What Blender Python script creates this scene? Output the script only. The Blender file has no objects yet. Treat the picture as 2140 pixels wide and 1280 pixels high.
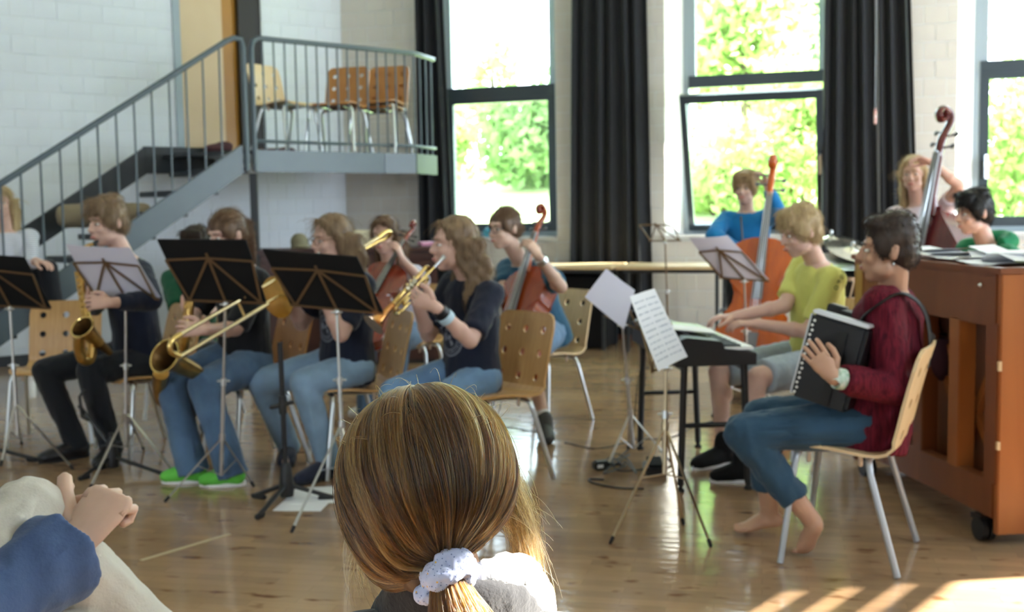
import bpy, bmesh, math, random
import numpy as np
from mathutils import Vector, Matrix, Euler, noise as mnoise
random.seed(7); np.random.seed(7)
S = bpy.context.scene
COL = S.collection
PI = math.pi

# ------------------------------------------------------------------ camera
EC, FPX, PITCH, ROLL = 1.28, 2350.0, math.radians(4.96), math.radians(1.0)
CAM = Vector((0, 0, EC))
FW = Vector((0, math.cos(PITCH), -math.sin(PITCH)))
_u0 = Vector((0, math.sin(PITCH), math.cos(PITCH))); _r0 = Vector((1, 0, 0))
RT = _r0 * math.cos(ROLL) - _u0 * math.sin(ROLL)
UP = _u0 * math.cos(ROLL) + _r0 * math.sin(ROLL)
cd = bpy.data.cameras.new('camera'); co = bpy.data.objects.new('camera', cd); COL.objects.link(co)
cd.sensor_fit = 'HORIZONTAL'; cd.sensor_width = 22.3; cd.lens = 22.3 * FPX / 2140
cd.clip_start = 0.05; cd.clip_end = 300
m = Matrix.Identity(4)
for i in range(3):
    m[i][0], m[i][1], m[i][2], m[i][3] = RT[i], UP[i], -FW[i], CAM[i]
co.matrix_world = m
cd.dof.use_dof = True; cd.dof.focus_distance = 1.33; cd.dof.aperture_fstop = 5.0
S.camera = co

# ------------------------------------------------------------------ world, sun, exposure
S.view_settings.view_transform = 'Standard'; S.view_settings.look = 'None'
S.view_settings.gamma = 1; S.view_settings.use_curve_mapping = False
S.view_settings.exposure = 1.74
W = bpy.data.worlds.new('world'); S.world = W; W.use_nodes = True
bg = W.node_tree.nodes['Background']; bg.inputs[0].default_value = (0.74, 0.87, 1.0, 1); bg.inputs[1].default_value = 5.2
SUNAZ = Vector((0.993, 0.12, 0)).normalized(); SUNEL = math.radians(32)
sd = bpy.data.lights.new('sun', 'SUN'); so = bpy.data.objects.new('sun', sd); COL.objects.link(so)
sd.energy = 20.0; sd.color = (1.0, 0.93, 0.82); sd.angle = 0.009
_sv = SUNAZ * math.cos(SUNEL) + Vector((0, 0, math.sin(SUNEL)))
so.rotation_euler = _sv.to_track_quat('Z', 'Y').to_euler(); so.location = (20, 20, 20)
S.cycles.max_bounces = 8; S.cycles.diffuse_bounces = 5; S.cycles.glossy_bounces = 3
S.cycles.transparent_max_bounces = 12; S.cycles.transmission_bounces = 4
S.cycles.caustics_reflective = False; S.cycles.caustics_refractive = False
S.cycles.sample_clamp_indirect = 6.0
S.cycles.use_denoising = True

# ------------------------------------------------------------------ helpers
def V(*a): return Vector(a)
def ray(x, y): return FW + RT * ((x - 1070) / FPX) + UP * ((640 - y) / FPX)
def P(x, y, Y):                       # pixel + distance along the floor axis -> point
    d = ray(x, y); return CAM + d * (Y / d.y)
def G(x, y, z=0.0):                   # pixel on the horizontal plane z
    d = ray(x, y); return CAM + d * ((z - EC) / d.z)
def reach(x, y, o, L, near=True):     # point on a sight line at distance L from o (bone lengths stay true)
    d = ray(x, y).normalized(); t0 = (o - CAM).dot(d); q = CAM + d * t0; h2 = L * L - (o - q).length_squared
    if h2 <= 0: return o + (q - o).normalized() * L
    return q + d * (-math.sqrt(h2) if near else math.sqrt(h2))

def link(o, parent=None):
    COL.objects.link(o)
    if parent: o.parent = parent
    return o
def empty(name, label, cat, loc=(0, 0, 0), rz=0.0, group=None):
    o = bpy.data.objects.new(name, None); COL.objects.link(o)
    o.location = loc; o.rotation_euler = (0, 0, rz); o.empty_display_size = 0.1
    return tag(o, label, cat, group)
def tag(o, label=None, cat=None, group=None, kind=None):
    if label: o['label'] = label
    if cat: o['category'] = cat
    if group: o['group'] = group
    if kind: o['kind'] = kind
    return o
def dup(root, group=None, label=None):
    r = root.copy(); COL.objects.link(r)
    if label: r['label'] = label
    if group: r['group'] = group
    for ch in list(root.children):
        c = ch.copy(); COL.objects.link(c); c.parent = r
        for g in list(ch.children):
            e = g.copy(); COL.objects.link(e); e.parent = c
    return r

class MB:
    """collects simple shapes into one mesh"""
    def __init__(s): s.v = []; s.f = []; s.mi = []; s.cur = 0
    def add(s, vs, fs):
        n = len(s.v); s.v += [tuple(v) for v in vs]
        for f in fs: s.f.append(tuple(i + n for i in f)); s.mi.append(s.cur)
    def box(s, c, d, R=None):
        c = Vector(c); hx, hy, hz = d[0] / 2, d[1] / 2, d[2] / 2
        vs = [Vector((x, y, z)) for x in (-hx, hx) for y in (-hy, hy) for z in (-hz, hz)]
        if R is not None: vs = [R @ v for v in vs]
        s.add([c + v for v in vs], [(0, 1, 3, 2), (4, 6, 7, 5), (0, 4, 5, 1), (2, 3, 7, 6), (0, 2, 6, 4), (1, 5, 7, 3)]); return s
    def bar(s, a, b, w, h, up=(0, 0, 1)):
        a, b = Vector(a), Vector(b); t = (b - a); L = t.length; t.normalize(); up = Vector(up)
        x = t.cross(up)
        if x.length < 1e-4: x = t.cross(Vector((1, 0, 0)))
        x.normalize(); u = x.cross(t)
        R = Matrix((x, t, u)).transposed(); return s.box((a + b) / 2, (w, L, h), R)
    def loft(s, cs, rx, ry=None, ax=None, n=12, cap=True):
        cs = [Vector(c) for c in cs]; k = len(cs)
        if not hasattr(rx, '__len__'): rx = [rx] * k
        ry = rx if ry is None else ([ry] * k if not hasattr(ry, '__len__') else ry)
        pv = None; vs = []
        for i in range(k):
            t = (cs[min(i + 1, k - 1)] - cs[max(i - 1, 0)])
            if t.length < 1e-9: t = Vector((0, 0, 1))
            t.normalize()
            if ax is not None: a = Vector(ax[i]) if hasattr(ax[0], '__len__') else Vector(ax)
            elif pv is not None: a = pv
            else:
                a = t.cross(Vector((0, 0, 1)))
                if a.length < 1e-3: a = Vector((1, 0, 0))
            a = a - t * a.dot(t)
            if a.length < 1e-6: a = t.orthogonal()
            a.normalize(); b = t.cross(a); pv = a
            for j in range(n):
                w = 2 * PI * j / n; vs.append(cs[i] + a * (math.cos(w) * rx[i]) + b * (math.sin(w) * ry[i]))
        fs = [(i * n + j, i * n + (j + 1) % n, (i + 1) * n + (j + 1) % n, (i + 1) * n + j) for i in range(k - 1) for j in range(n)]
        if cap: fs += [tuple(range(n - 1, -1, -1)), tuple((k - 1) * n + j for j in range(n))]
        s.add(vs, fs); return s
    def tube(s, pts, r, n=8, cap=True): return s.loft(pts, r, n=n, cap=cap)
    def cap(s, a, b, r0, r1=None, n=12):                # tapered capsule with round ends
        a, b = Vector(a), Vector(b); r1 = r0 if r1 is None else r1; t = (b - a)
        if t.length < 1e-6: t = Vector((0, 0, 1e-4)); b = a + t
        t.normalize(); cs = []; rs = []
        for q in (-90, -60, -30, 0): w = math.radians(q); cs.append(a + t * (r0 * math.sin(w))); rs.append(max(r0 * math.cos(w), r0 * .02))
        for q in (0, 30, 60, 90): w = math.radians(q); cs.append(b + t * (r1 * math.sin(w))); rs.append(max(r1 * math.cos(w), r1 * .02))
        return s.loft(cs, rs, n=n)
    def ell(s, c, r, R=None, nu=14, nv=9):
        c = Vector(c); vs = []; fs = []
        if not hasattr(r, '__len__'): r = (r, r, r)
        for i in range(nv + 1):
            th = PI * i / nv
            for j in range(nu):
                ph = 2 * PI * j / nu; p = Vector((r[0] * math.sin(th) * math.cos(ph), r[1] * math.sin(th) * math.sin(ph), r[2] * math.cos(th)))
                vs.append(c + (R @ p if R is not None else p))
        for i in range(nv):
            for j in range(nu): fs.append((i * nu + j, (i + 1) * nu + j, (i + 1) * nu + (j + 1) % nu, i * nu + (j + 1) % nu))
        s.add(vs, fs); return s
    def lathe(s, prof, o=(0, 0, 0), ax=(0, 0, 1), n=20):   # prof: (r, h)
        o = Vector(o); ax = Vector(ax).normalized()
        return s.loft([o + ax * h for r, h in prof], [max(r, 1e-4) for r, h in prof], n=n, ax=ax.orthogonal()) if True else s
    def prism(s, poly, o, ex, ey, ez, h):                # polygon in (ex,ey), extruded h along ez
        o, ex, ey, ez = Vector(o), Vector(ex), Vector(ey), Vector(ez); n = len(poly)
        vs = [o + ex * x + ey * y for x, y in poly] + [o + ex * x + ey * y + ez * h for x, y in poly]
        s.add(vs, [tuple(range(n - 1, -1, -1)), tuple(range(n, 2 * n))] + [(i, (i + 1) % n, n + (i + 1) % n, n + i) for i in range(n)]); return s
    def mesh(s, name):
        me = bpy.data.meshes.new(name); me.from_pydata(s.v, [], s.f); me.update(); return me
    def build(s, name, mat, parent=None, smooth=True, bevel=0.0, angle=0.7):
        me = s.mesh(name)
        for mm in (mat if isinstance(mat, (list, tuple)) else [mat]): me.materials.append(mm)
        if isinstance(mat, (list, tuple)): me.polygons.foreach_set('material_index', s.mi)
        bm = bmesh.new(); bm.from_mesh(me); bmesh.ops.recalc_face_normals(bm, faces=bm.faces)
        if bevel: bmesh.ops.bevel(bm, geom=list(bm.edges), offset=bevel, segments=2, affect='EDGES', clamp_overlap=True)
        if smooth:
            for f in bm.faces: f.smooth = True
            for e in bm.edges:
                if len(e.link_faces) == 2 and e.calc_face_angle(0) > angle: e.smooth = False
        bm.to_mesh(me); bm.free()
        return link(bpy.data.objects.new(name, me), parent)

def finish(me, mods):                   # bake modifiers into a new mesh
    o = bpy.data.objects.new('tmp', me); COL.objects.link(o)
    for ty, kw in mods:
        md = o.modifiers.new(ty, ty)
        for k, v in kw.items(): setattr(md, k, v)
    dg = bpy.context.evaluated_depsgraph_get(); dg.update()
    r = bpy.data.meshes.new_from_object(o.evaluated_get(dg)); bpy.data.objects.remove(o); bpy.data.meshes.remove(me); return r

def organic(mb, name, mat, parent=None, voxel=0.008, smooth=3, dec=0.5, wr=0.0, wf=14.0, extra=None, seed=0.0):
    """union of the shapes as one continuous, softened surface; wr adds cloth folds"""
    mods = [('REMESH', dict(mode='VOXEL', voxel_size=voxel)), ('SMOOTH', dict(factor=.5, iterations=smooth))]
    if dec < 1: mods.append(('DECIMATE', dict(ratio=dec)))
    me = finish(mb.mesh(name), mods)
    if wr:
        n = len(me.vertices); no = [v.normal.copy() for v in me.vertices]
        for v, nn in zip(me.vertices, no):
            q = v.co * wf + Vector((seed, seed * .7, 0)); q.z *= .55
            a = mnoise.noise(q) + .5 * mnoise.noise(q * 2.3)
            v.co += nn * (wr * (1 - abs(a) * 2.2))
    if extra is not None and extra.v:
        bm = bmesh.new(); bm.from_mesh(me); em = extra.mesh('x'); bm.from_mesh(em); bpy.data.meshes.remove(em)
        bm.to_mesh(me); bm.free()
    me.materials.clear(); me.materials.append(mat)
    me.polygons.foreach_set('use_smooth', [True] * len(me.polygons)); me.update()
    me.name = name
    return link(bpy.data.objects.new(name, me), parent)

# ------------------------------------------------------------------ materials
def mat(name, col, rough=.5, metal=0., var=0., vs=6., col2=None, bump=0., bs=60., stretch=None, spec=.5, sheen=0., trans=0., coat=0., alpha=None):
    m = bpy.data.materials.new(name); m.use_nodes = True; nt = m.node_tree; b = nt.nodes['Principled BSDF']
    c = (*col, 1); b.inputs['Base Color'].default_value = c; b.inputs['Roughness'].default_value = rough; b.inputs['Metallic'].default_value = metal
    b.inputs['Specular IOR Level'].default_value = spec
    if sheen: b.inputs['Sheen Weight'].default_value = sheen
    if coat: b.inputs['Coat Weight'].default_value = coat; b.inputs['Coat Roughness'].default_value = .12
    if trans: b.inputs['Subsurface Weight'].default_value = trans; b.inputs['Subsurface Radius'].default_value = (.012, .005, .003); b.inputs['Subsurface Scale'].default_value = 1.0
    if var or col2 or bump:
        tc = nt.nodes.new('ShaderNodeTexCoord'); mp = nt.nodes.new('ShaderNodeMapping'); nt.links.new(tc.outputs['Object'], mp.inputs[0])
        if stretch: mp.inputs['Scale'].default_value = stretch
    if var or col2:
        n = nt.nodes.new('ShaderNodeTexNoise'); n.inputs['Scale'].default_value = vs; n.inputs['Detail'].default_value = 4
        nt.links.new(mp.outputs[0], n.inputs['Vector'])
        mx = nt.nodes.new('ShaderNodeMix'); mx.data_type = 'RGBA'
        rp = nt.nodes.new('ShaderNodeMapRange'); rp.inputs[1].default_value = .3; rp.inputs[2].default_value = .7; nt.links.new(n.outputs[0], rp.inputs[0])
        c2 = (*(col2 or [max(0, x * (1 - var)) for x in col]), 1)
        mx.inputs[6].default_value = c; mx.inputs[7].default_value = c2
        nt.links.new(rp.outputs[0], mx.inputs[0]); nt.links.new(mx.outputs[2], b.inputs['Base Color'])
    if bump:
        n2 = nt.nodes.new('ShaderNodeTexNoise'); n2.inputs['Scale'].default_value = bs; n2.inputs['Detail'].default_value = 3
        nt.links.new(mp.outputs[0], n2.inputs['Vector'])
        bp = nt.nodes.new('ShaderNodeBump'); bp.inputs['Strength'].default_value = bump; bp.inputs['Distance'].default_value = .004
        nt.links.new(n2.outputs[0], bp.inputs['Height']); nt.links.new(bp.outputs[0], b.inputs['Normal'])
    return m

def wood(name, c1, c2, rough=.35, sc=(1, 1, 12), spec=.5, coat=0., ring=5.):
    m = mat(name, c1, rough, spec=spec, coat=coat); nt = m.node_tree; b = nt.nodes['Principled BSDF']
    tc = nt.nodes.new('ShaderNodeTexCoord'); mp = nt.nodes.new('ShaderNodeMapping'); nt.links.new(tc.outputs['Object'], mp.inputs[0]); mp.inputs['Scale'].default_value = sc
    n = nt.nodes.new('ShaderNodeTexNoise'); n.inputs['Scale'].default_value = ring; n.inputs['Detail'].default_value = 6; n.inputs['Distortion'].default_value = .6
    nt.links.new(mp.outputs[0], n.inputs['Vector'])
    r = nt.nodes.new('ShaderNodeValToRGB'); r.color_ramp.elements[0].position = .35; r.color_ramp.elements[1].position = .68
    r.color_ramp.elements[0].color = (*c2, 1); r.color_ramp.elements[1].color = (*c1, 1)
    nt.links.new(n.outputs[0], r.inputs[0]); nt.links.new(r.outputs[0], b.inputs['Base Color'])
    return m

def glass_mat(name):
    m = bpy.data.materials.new(name); m.use_nodes = True; nt = m.node_tree; nt.nodes.clear()
    o = nt.nodes.new('ShaderNodeOutputMaterial'); t = nt.nodes.new('ShaderNodeBsdfTransparent'); g = nt.nodes.new('ShaderNodeBsdfGlossy')
    g.inputs['Roughness'].default_value = .02; t.inputs[0].default_value = (.93, .97, .96, 1)
    x = nt.nodes.new('ShaderNodeMixShader'); x.inputs[0].default_value = .06
    nt.links.new(t.outputs[0], x.inputs[1]); nt.links.new(g.outputs[0], x.inputs[2]); nt.links.new(x.outputs[0], o.inputs[0]); return m

def leaf_mat(name, c, c2):
    m = bpy.data.materials.new(name); m.use_nodes = True; nt = m.node_tree; nt.nodes.clear()
    o = nt.nodes.new('ShaderNodeOutputMaterial'); d = nt.nodes.new('ShaderNodeBsdfDiffuse'); t = nt.nodes.new('ShaderNodeBsdfTranslucent')
    tc = nt.nodes.new('ShaderNodeTexCoord'); n = nt.nodes.new('ShaderNodeTexNoise'); n.inputs['Scale'].default_value = 1.3; nt.links.new(tc.outputs['Object'], n.inputs['Vector'])
    mx = nt.nodes.new('ShaderNodeMix'); mx.data_type = 'RGBA'; mx.inputs[6].default_value = (*c, 1); mx.inputs[7].default_value = (*c2, 1); nt.links.new(n.outputs[0], mx.inputs[0])
    nt.links.new(mx.outputs[2], d.inputs[0]); nt.links.new(mx.outputs[2], t.inputs[0])
    x = nt.nodes.new('ShaderNodeMixShader'); x.inputs[0].default_value = .45
    nt.links.new(d.outputs[0], x.inputs[1]); nt.links.new(t.outputs[0], x.inputs[2]); nt.links.new(x.outputs[0], o.inputs[0]); return m

M = {}
M['wall'] = mat('painted_brick', (.73, .775, .84), .75, var=.06, vs=3., bump=.25, bs=90)
M['cream'] = mat('bounce_warmed_brick', (.66, .625, .575), .75, var=.06, vs=3., bump=.25, bs=90)  # wall paint warmed; the indoor bounce light is put into its colour
M['joint'] = mat('painted_joint', (.72, .765, .79), .85, var=.08, vs=8)
M['plaster'] = mat('white_plaster', (.84, .84, .83), .85, bump=.1)
M['steel'] = mat('blue_grey_paint', (.075, .105, .125), .35, var=.08)
M['steel_dk'] = mat('dark_steel_paint', (.022, .028, .034), .5)
M['frame'] = mat('window_frame_paint', (.03, .045, .058), .35)
M['frame_lt'] = mat('window_jamb_paint', (.33, .40, .45), .4)
M['curtain'] = mat('charcoal_curtain', (.011, .013, .017), .9, var=.25, vs=20, sheen=.05)
M['glass'] = glass_mat('window_glass')
M['chairwood'] = wood('chair_plywood', (.56, .335, .14), (.47, .265, .10), .34, (14, 1, 1))
M['chairpale'] = wood('chair_plywood_sunlit', (.70, .52, .30), (.60, .42, .22), .36, (14, 1, 1))
M['chairdark'] = wood('chair_plywood_amber', (.48, .22, .065), (.38, .16, .045), .34, (14, 1, 1))
M['chrome'] = mat('satin_silver_tube', (.62, .64, .66), .28, 1.)
M['greytube'] = mat('grey_painted_tube', (.42, .45, .50), .4, .4)
M['bronze'] = mat('bronze_wire', (.20, .13, .075), .42, .7)
M['nickel'] = mat('dull_nickel_tube', (.48, .45, .43), .32, 1.)
M['black'] = mat('black_plastic', (.008, .008, .009), .45)
M['blackmat'] = mat('black_card', (.007, .007, .007), .85, spec=.25)
M['rubber'] = mat('black_rubber', (.012, .012, .012), .8)
M['brass'] = mat('lacquered_brass', (.78, .55, .20), .2, 1., var=.15, vs=20)
M['brassd'] = mat('old_brass', (.62, .38, .12), .28, 1., var=.3, vs=18)
M['brasspale'] = mat('pale_brass', (.80, .68, .42), .2, 1.)
M['brassin'] = mat('shaded_brass_inside', (.16, .09, .03), .4, .8)  # dark brown stands in for the self-shadowing inside the bells
M['copper'] = mat('rose_brass', (.66, .30, .10), .26, 1., var=.2, vs=15)
M['paper'] = mat('white_paper', (.80, .81, .83), .8)
M['lilac'] = mat('shaded_white_paper', (.60, .58, .68), .85)  # white paper; the shade on its back is put into the colour
M['white'] = mat('white_plastic', (.8, .8, .8), .4)
# ================================================================== SETTING
C0 = V(-1.704, 11.745, 0)                    # room corner behind the landing
WD = V(.952, -.305, 0).normalized(); WN = V(-.305, -.952, 0).normalized()     # window wall: run and inward normal
LD = V(-.78, -.625, 0).normalized(); LN = V(.625, -.78, 0).normalized()       # stair wall: run and inward normal
CEIL = 5.4
def wq(s, d=0., z=0.): return C0 + WD * s + WN * d + V(0, 0, z)
def lq(s, d=0., z=0.): return C0 + LD * s + LN * d + V(0, 0, z)
RW0 = V(9.0, 8.32, 0); RD = V(-.64, -.77, 0).normalized(); RN = V(-.77, .64, 0).normalized()
def rq(s, d=0., z=0.): return RW0 + RD * s + RN * d + V(0, 0, z)
def slab(b, q, s0, s1, z0, z1, d0=-.35, d1=0.):
    vs = [q(s, d, z) for s in (s0, s1) for d in (d0, d1) for z in (z0, z1)]
    b.add(vs, [(0, 1, 3, 2), (4, 6, 7, 5), (0, 4, 5, 1), (2, 3, 7, 6), (0, 2, 6, 4), (1, 5, 7, 3)])

def floor_mat():
    m = mat('varnished_wood_floor', (.4, .25, .12), .2, spec=.5); nt = m.node_tree; b = nt.nodes['Principled BSDF']; N = nt.nodes; Lk = nt.links.new
    tc = N.new('ShaderNodeTexCoord'); mp = N.new('ShaderNodeMapping'); Lk(tc.outputs['Object'], mp.inputs[0]); mp.inputs['Rotation'].default_value = (0, 0, .22)
    def nz(scale, sx, sy, det=4):
        q = N.new('ShaderNodeMapping'); Lk(mp.outputs[0], q.inputs[0]); q.inputs['Scale'].default_value = (sx, sy, 1)
        n = N.new('ShaderNodeTexNoise'); n.inputs['Scale'].default_value = scale; n.inputs['Detail'].default_value = det; Lk(q.outputs[0], n.inputs['Vector']); return n
    def ramp(src, stops):
        r = N.new('ShaderNodeValToRGB'); e = r.color_ramp.elements
        e[0].position, e[0].color = stops[0][0], (*stops[0][1], 1); e[1].position, e[1].color = stops[-1][0], (*stops[-1][1], 1)
        for p, c in stops[1:-1]: k = e.new(p); k.color = (*c, 1)
        Lk(src, r.inputs[0]); return r
    big = ramp(nz(1.1, 1, 1).outputs[0], [(.3, (.27, .170, .100)), (.55, (.365, .240, .140)), (.75, (.43, .295, .18))])
    br = N.new('ShaderNodeTexBrick'); Lk(mp.outputs[0], br.inputs[0]); br.inputs['Scale'].default_value = 1; br.inputs['Brick Width'].default_value = .30; br.inputs['Row Height'].default_value = .055
    br.inputs['Mortar Size'].default_value = .0012; br.inputs['Color1'].default_value = (.80, .80, .80, 1); br.inputs['Color2'].default_value = (1.12, 1.08, 1.02, 1); br.inputs['Mortar'].default_value = (.72, .7, .68, 1)
    mul = N.new('ShaderNodeMix'); mul.data_type = 'RGBA'; mul.blend_type = 'MULTIPLY'; mul.inputs[0].default_value = .75; Lk(big.outputs[0], mul.inputs[6]); Lk(br.outputs[0], mul.inputs[7])
    knot = ramp(nz(13, .5, 1.3, 2).outputs[0], [(.63, (0, 0, 0)), (.72, (1, 1, 1))])
    mk = N.new('ShaderNodeMix'); mk.data_type = 'RGBA'; Lk(knot.outputs[0], mk.inputs[0]); Lk(mul.outputs[2], mk.inputs[6]); mk.inputs[7].default_value = (.16, .075, .035, 1)
    Lk(mk.outputs[2], b.inputs['Base Color'])
    rr = N.new('ShaderNodeMapRange'); rr.inputs[3].default_value = .07; rr.inputs[4].default_value = .17; Lk(nz(5, 1, 2).outputs[0], rr.inputs[0]); Lk(rr.outputs[0], b.inputs['Roughness'])
    bp = N.new('ShaderNodeBump'); bp.inputs['Strength'].default_value = .16; bp.inputs['Distance'].default_value = .01; Lk(nz(9, 1, 2.5, 3).outputs[0], bp.inputs['Height']); Lk(bp.outputs[0], b.inputs['Normal'])
    return m
M['floor'] = floor_mat()
FL = MB(); _fp = [lq(-.2), wq(8.1), rq(13), V(-6.6, -3.6, 0), V(-6.9, 7.5, 0)]
_fp = [C0 + V(0, .3, 0), V(9.3, 8.5, 0), rq(14.9, -.3), V(-7.0, -3.6, 0), lq(6.7, -.3)]
FL.prism([(p.x, p.y) for p in _fp], (0, 0, -.1), (1, 0, 0), (0, 1, 0), (0, 0, 1), .1)
tag(FL.build('floor', M['floor'], smooth=False), kind='structure')
CB = MB(); CB.prism([(p.x, p.y) for p in _fp], (0, 0, CEIL), (1, 0, 0), (0, 1, 0), (0, 0, 1), .2)
tag(CB.build('ceiling', M['plaster'], smooth=False), kind='structure')
# pale line taped on the floor, seen lower left
a, b = G(295, 1172), G(480, 1117); tl = MB(); tl.bar(a + V(0, 0, .0006), b + V(0, 0, .0006), .02, .001)
tag(tl.build('floor_tape', mat('pale_tape', (.50, .40, .24), .4), smooth=False), 'faint pale tape line on the wooden floor beside the pale trouser leg', 'tape')

# --- window wall with four openings
OPEN = [(.87, 2.269), (3.339, 4.84), (5.908, 7.41), (8.48, 9.98)]
SILL, HEAD = 1.0, 4.1
wb = MB(); edge = 0.
for s0, s1 in OPEN:
    slab(wb, wq, edge, s0, 0, CEIL); slab(wb, wq, s0, s1, 0, SILL); slab(wb, wq, s0, s1, HEAD, CEIL); edge = s1
slab(wb, wq, edge, 11.4, 0, CEIL)
wall_back = tag(wb.build('wall_back', M['joint'], smooth=False), kind='structure')
# --- stair wall with the landing doorway
def lw(px, py=200):        # run coordinate on the stair wall of a sight line
    d = ray(px, py); n = LN; t = (C0 - CAM).dot(n) / d.dot(n); q = CAM + d * t; return (q - C0).dot(LD), q.z
dl, dr = lw(374)[0], lw(551)[0]
lb = MB(); LZ = 1.79
slab(lb, lq, -.3, dr, 0, CEIL); slab(lb, lq, dr, dl, 0, LZ - .02); slab(lb, lq, dr, dl, 3.95, CEIL); slab(lb, lq, dl, 7.2, 0, CEIL)
wall_left = tag(lb.build('wall_left', M['joint'], smooth=False), kind='structure')
# --- right wall with unseen openings shaped for the sun patches, rear and far left walls
rb = MB(); edge = 0.
ROPEN = [(.9, 3.2, .9, 3.2), (3.75, 4.90, .3, 2.5), (5.22, 5.86, .3, 3.14), (8.1, 9.7, 2.1, 3.24)]
for s0, s1, z0, z1 in ROPEN:
    slab(rb, rq, edge, s0, 0, CEIL, -.1); slab(rb, rq, s0, s1, 0, z0, -.1); slab(rb, rq, s0, s1, z1, CEIL, -.1); edge = s1
slab(rb, rq, edge, 15.2, 0, CEIL, -.1)
tag(rb.build('wall_right', M['plaster'], smooth=False), kind='structure')
A, B = rq(14.8), V(-7.0, -3.5, 0); KD = (B - A).normalized(); KN = V(KD.y, -KD.x, 0); KN = KN if KN.y > 0 else -KN
def kq(s, d=0., z=0.): return A + KD * s + KN * d + V(0, 0, z)
xb = MB(); edge = -.3; KOPEN = [(2.4, 4.0, 1.0, 3.0)]  # rear opening added to throw front fill on the players
for s0, s1, z0, z1 in KOPEN: slab(xb, kq, edge, s0, 0, CEIL, -.2); slab(xb, kq, s0, s1, 0, z0, -.2); slab(xb, kq, s0, s1, z1, CEIL, -.2); edge = s1
slab(xb, kq, edge, 6.7, 0, CEIL, -.2)
tag(xb.build('wall_rear', M['plaster'], smooth=False), kind='structure')
xb = MB(); A2, B = lq(6.7), V(-7.0, -3.5, 0); xb.bar(A2 + V(0, 0, CEIL / 2), B + V(0, 0, CEIL / 2), .2, CEIL)
tag(xb.build('wall_side', M['plaster'], smooth=False), kind='structure')
# portals guide sky light through the openings
def portal(q, s0, s1, z0, z1, n):
    ld = bpy.data.lights.new('window_portal', 'AREA'); ld.shape = 'RECTANGLE'; ld.size = abs(s1 - s0); ld.size_y = z1 - z0; ld.cycles.is_portal = True
    o = bpy.data.objects.new('window_portal', ld); COL.objects.link(o); o.location = q((s0 + s1) / 2, -.36, (z0 + z1) / 2)
    zx = -n; yx = V(0, 0, 1); xx = yx.cross(zx); o.matrix_world = Matrix.Translation(o.location) @ Matrix((xx, yx, zx)).transposed().to_4x4()
for s0, s1 in OPEN: portal(wq, s0, s1, SILL, HEAD, WN)
for s0, s1, z0, z1 in ROPEN: portal(rq, s0, s1, z0, z1, RN)
for s0, s1, z0, z1 in KOPEN: portal(kq, s0, s1, z0, z1, KN)

# --- painted bricks as single pieces
def bricks(wallobj, q, spans, bw=.196, bh=.157, z1=3.75, limit=290, vis=None, jt=.004, bmat=None):
    bmat = bmat or M['wall']
    proto = MB(); hw, hh, dp = bw / 2 - jt / 2, bh / 2 - jt / 2, .0035; c = .003
    vs = [(-hw, 0, -hh), (hw, 0, -hh), (hw, 0, hh), (-hw, 0, hh), (-hw + c, dp, -hh + c), (hw - c, dp, -hh + c), (hw - c, dp, hh - c), (-hw + c, dp, hh - c)]
    fs = [(4, 5, 6, 7), (0, 1, 5, 4), (1, 2, 6, 5), (2, 3, 7, 6), (3, 0, 4, 7)]
    ex, ey = (q(1) - q(0)), (q(0, 1) - q(0))
    base = []
    for r in range(int(z1 / bh)):
        z = (r + .5) * bh
        for s0, s1, za, zb in spans:
            if not (za <= z <= zb): continue
            k0 = s0 - (.5 * bw if r % 2 else 0); k = k0
            while k < s1 - .01:
                a, b_ = max(k, s0), min(k + bw, s1)
                if b_ - a > .03: base.append((a, b_, z))
                k += bw
    def seen(it):
        p = q((it[0] + it[1]) / 2, 0, it[2]); v = p - CAM; d = v.dot(FW); x, y = 1070 + FPX * v.dot(RT) / d, 640 - FPX * v.dot(UP) / d
        return vis(x, y, it[2]) if vis else (-40 < x < 2180 and -40 < y < 700)
    first = [it for it in base if seen(it)]; random.shuffle(first); chosen = set(first[:limit]); rest = MB(); full = None
    for it in base:
        a, b_, z = it; j = random.uniform(-.0015, .0015); o = q((a + b_) / 2, j, z)
        if it in chosen:
            if abs(b_ - a - bw) < 1e-4:
                if full is None:
                    full = bpy.data.meshes.new('brick'); full.from_pydata(vs, [], fs); full.materials.append(bmat)
                me = full
            else:
                f = (b_ - a) / bw; me = bpy.data.meshes.new('brick'); me.from_pydata([(x * f, y, zz) for x, y, zz in vs], [], fs); me.materials.append(bmat)
            ob = link(bpy.data.objects.new('brick', me), wallobj)
            R = Matrix((ex, ey, V(0, 0, 1))).transposed().to_4x4(); ob.matrix_local = Matrix.Translation(o) @ R
        else:
            f = (b_ - a) / bw; rest.add([o + ex * (x * f) + ey * y + V(0, 0, zz) for x, y, zz in vs], fs)
    if rest.v: tag(rest.build('bricks_far', bmat, wallobj, smooth=False), kind='stuff')
bricks(wall_left, lq, [(0, dr, 0, 5), (dl, 6.5, 0, 5), (dr, dl, 0, LZ - .1)], vis=lambda x, y, z: (-20 < x < 372 or 545 < x < 725) and -30 < y < (420 if x < 372 else 470), limit=298)
bricks(wall_back, wq, [(0, .87, 0, 5), (2.269, 3.339, 0, 5), (4.84, 5.908, 0, 5), (.87, 2.269, 0, .98), (3.339, 4.84, 0, .98), (5.908, 7.41, 0, .98)],
       vis=lambda x, y, z: (-30 < y < 480) and (720 < x < 880 or 1150 < x < 1200 or 1340 < x < 1400 or 1890 < x < 2005), limit=298, bmat=M['cream'])  # cream: brick paint with the warm bounce light put into its colour

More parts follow.
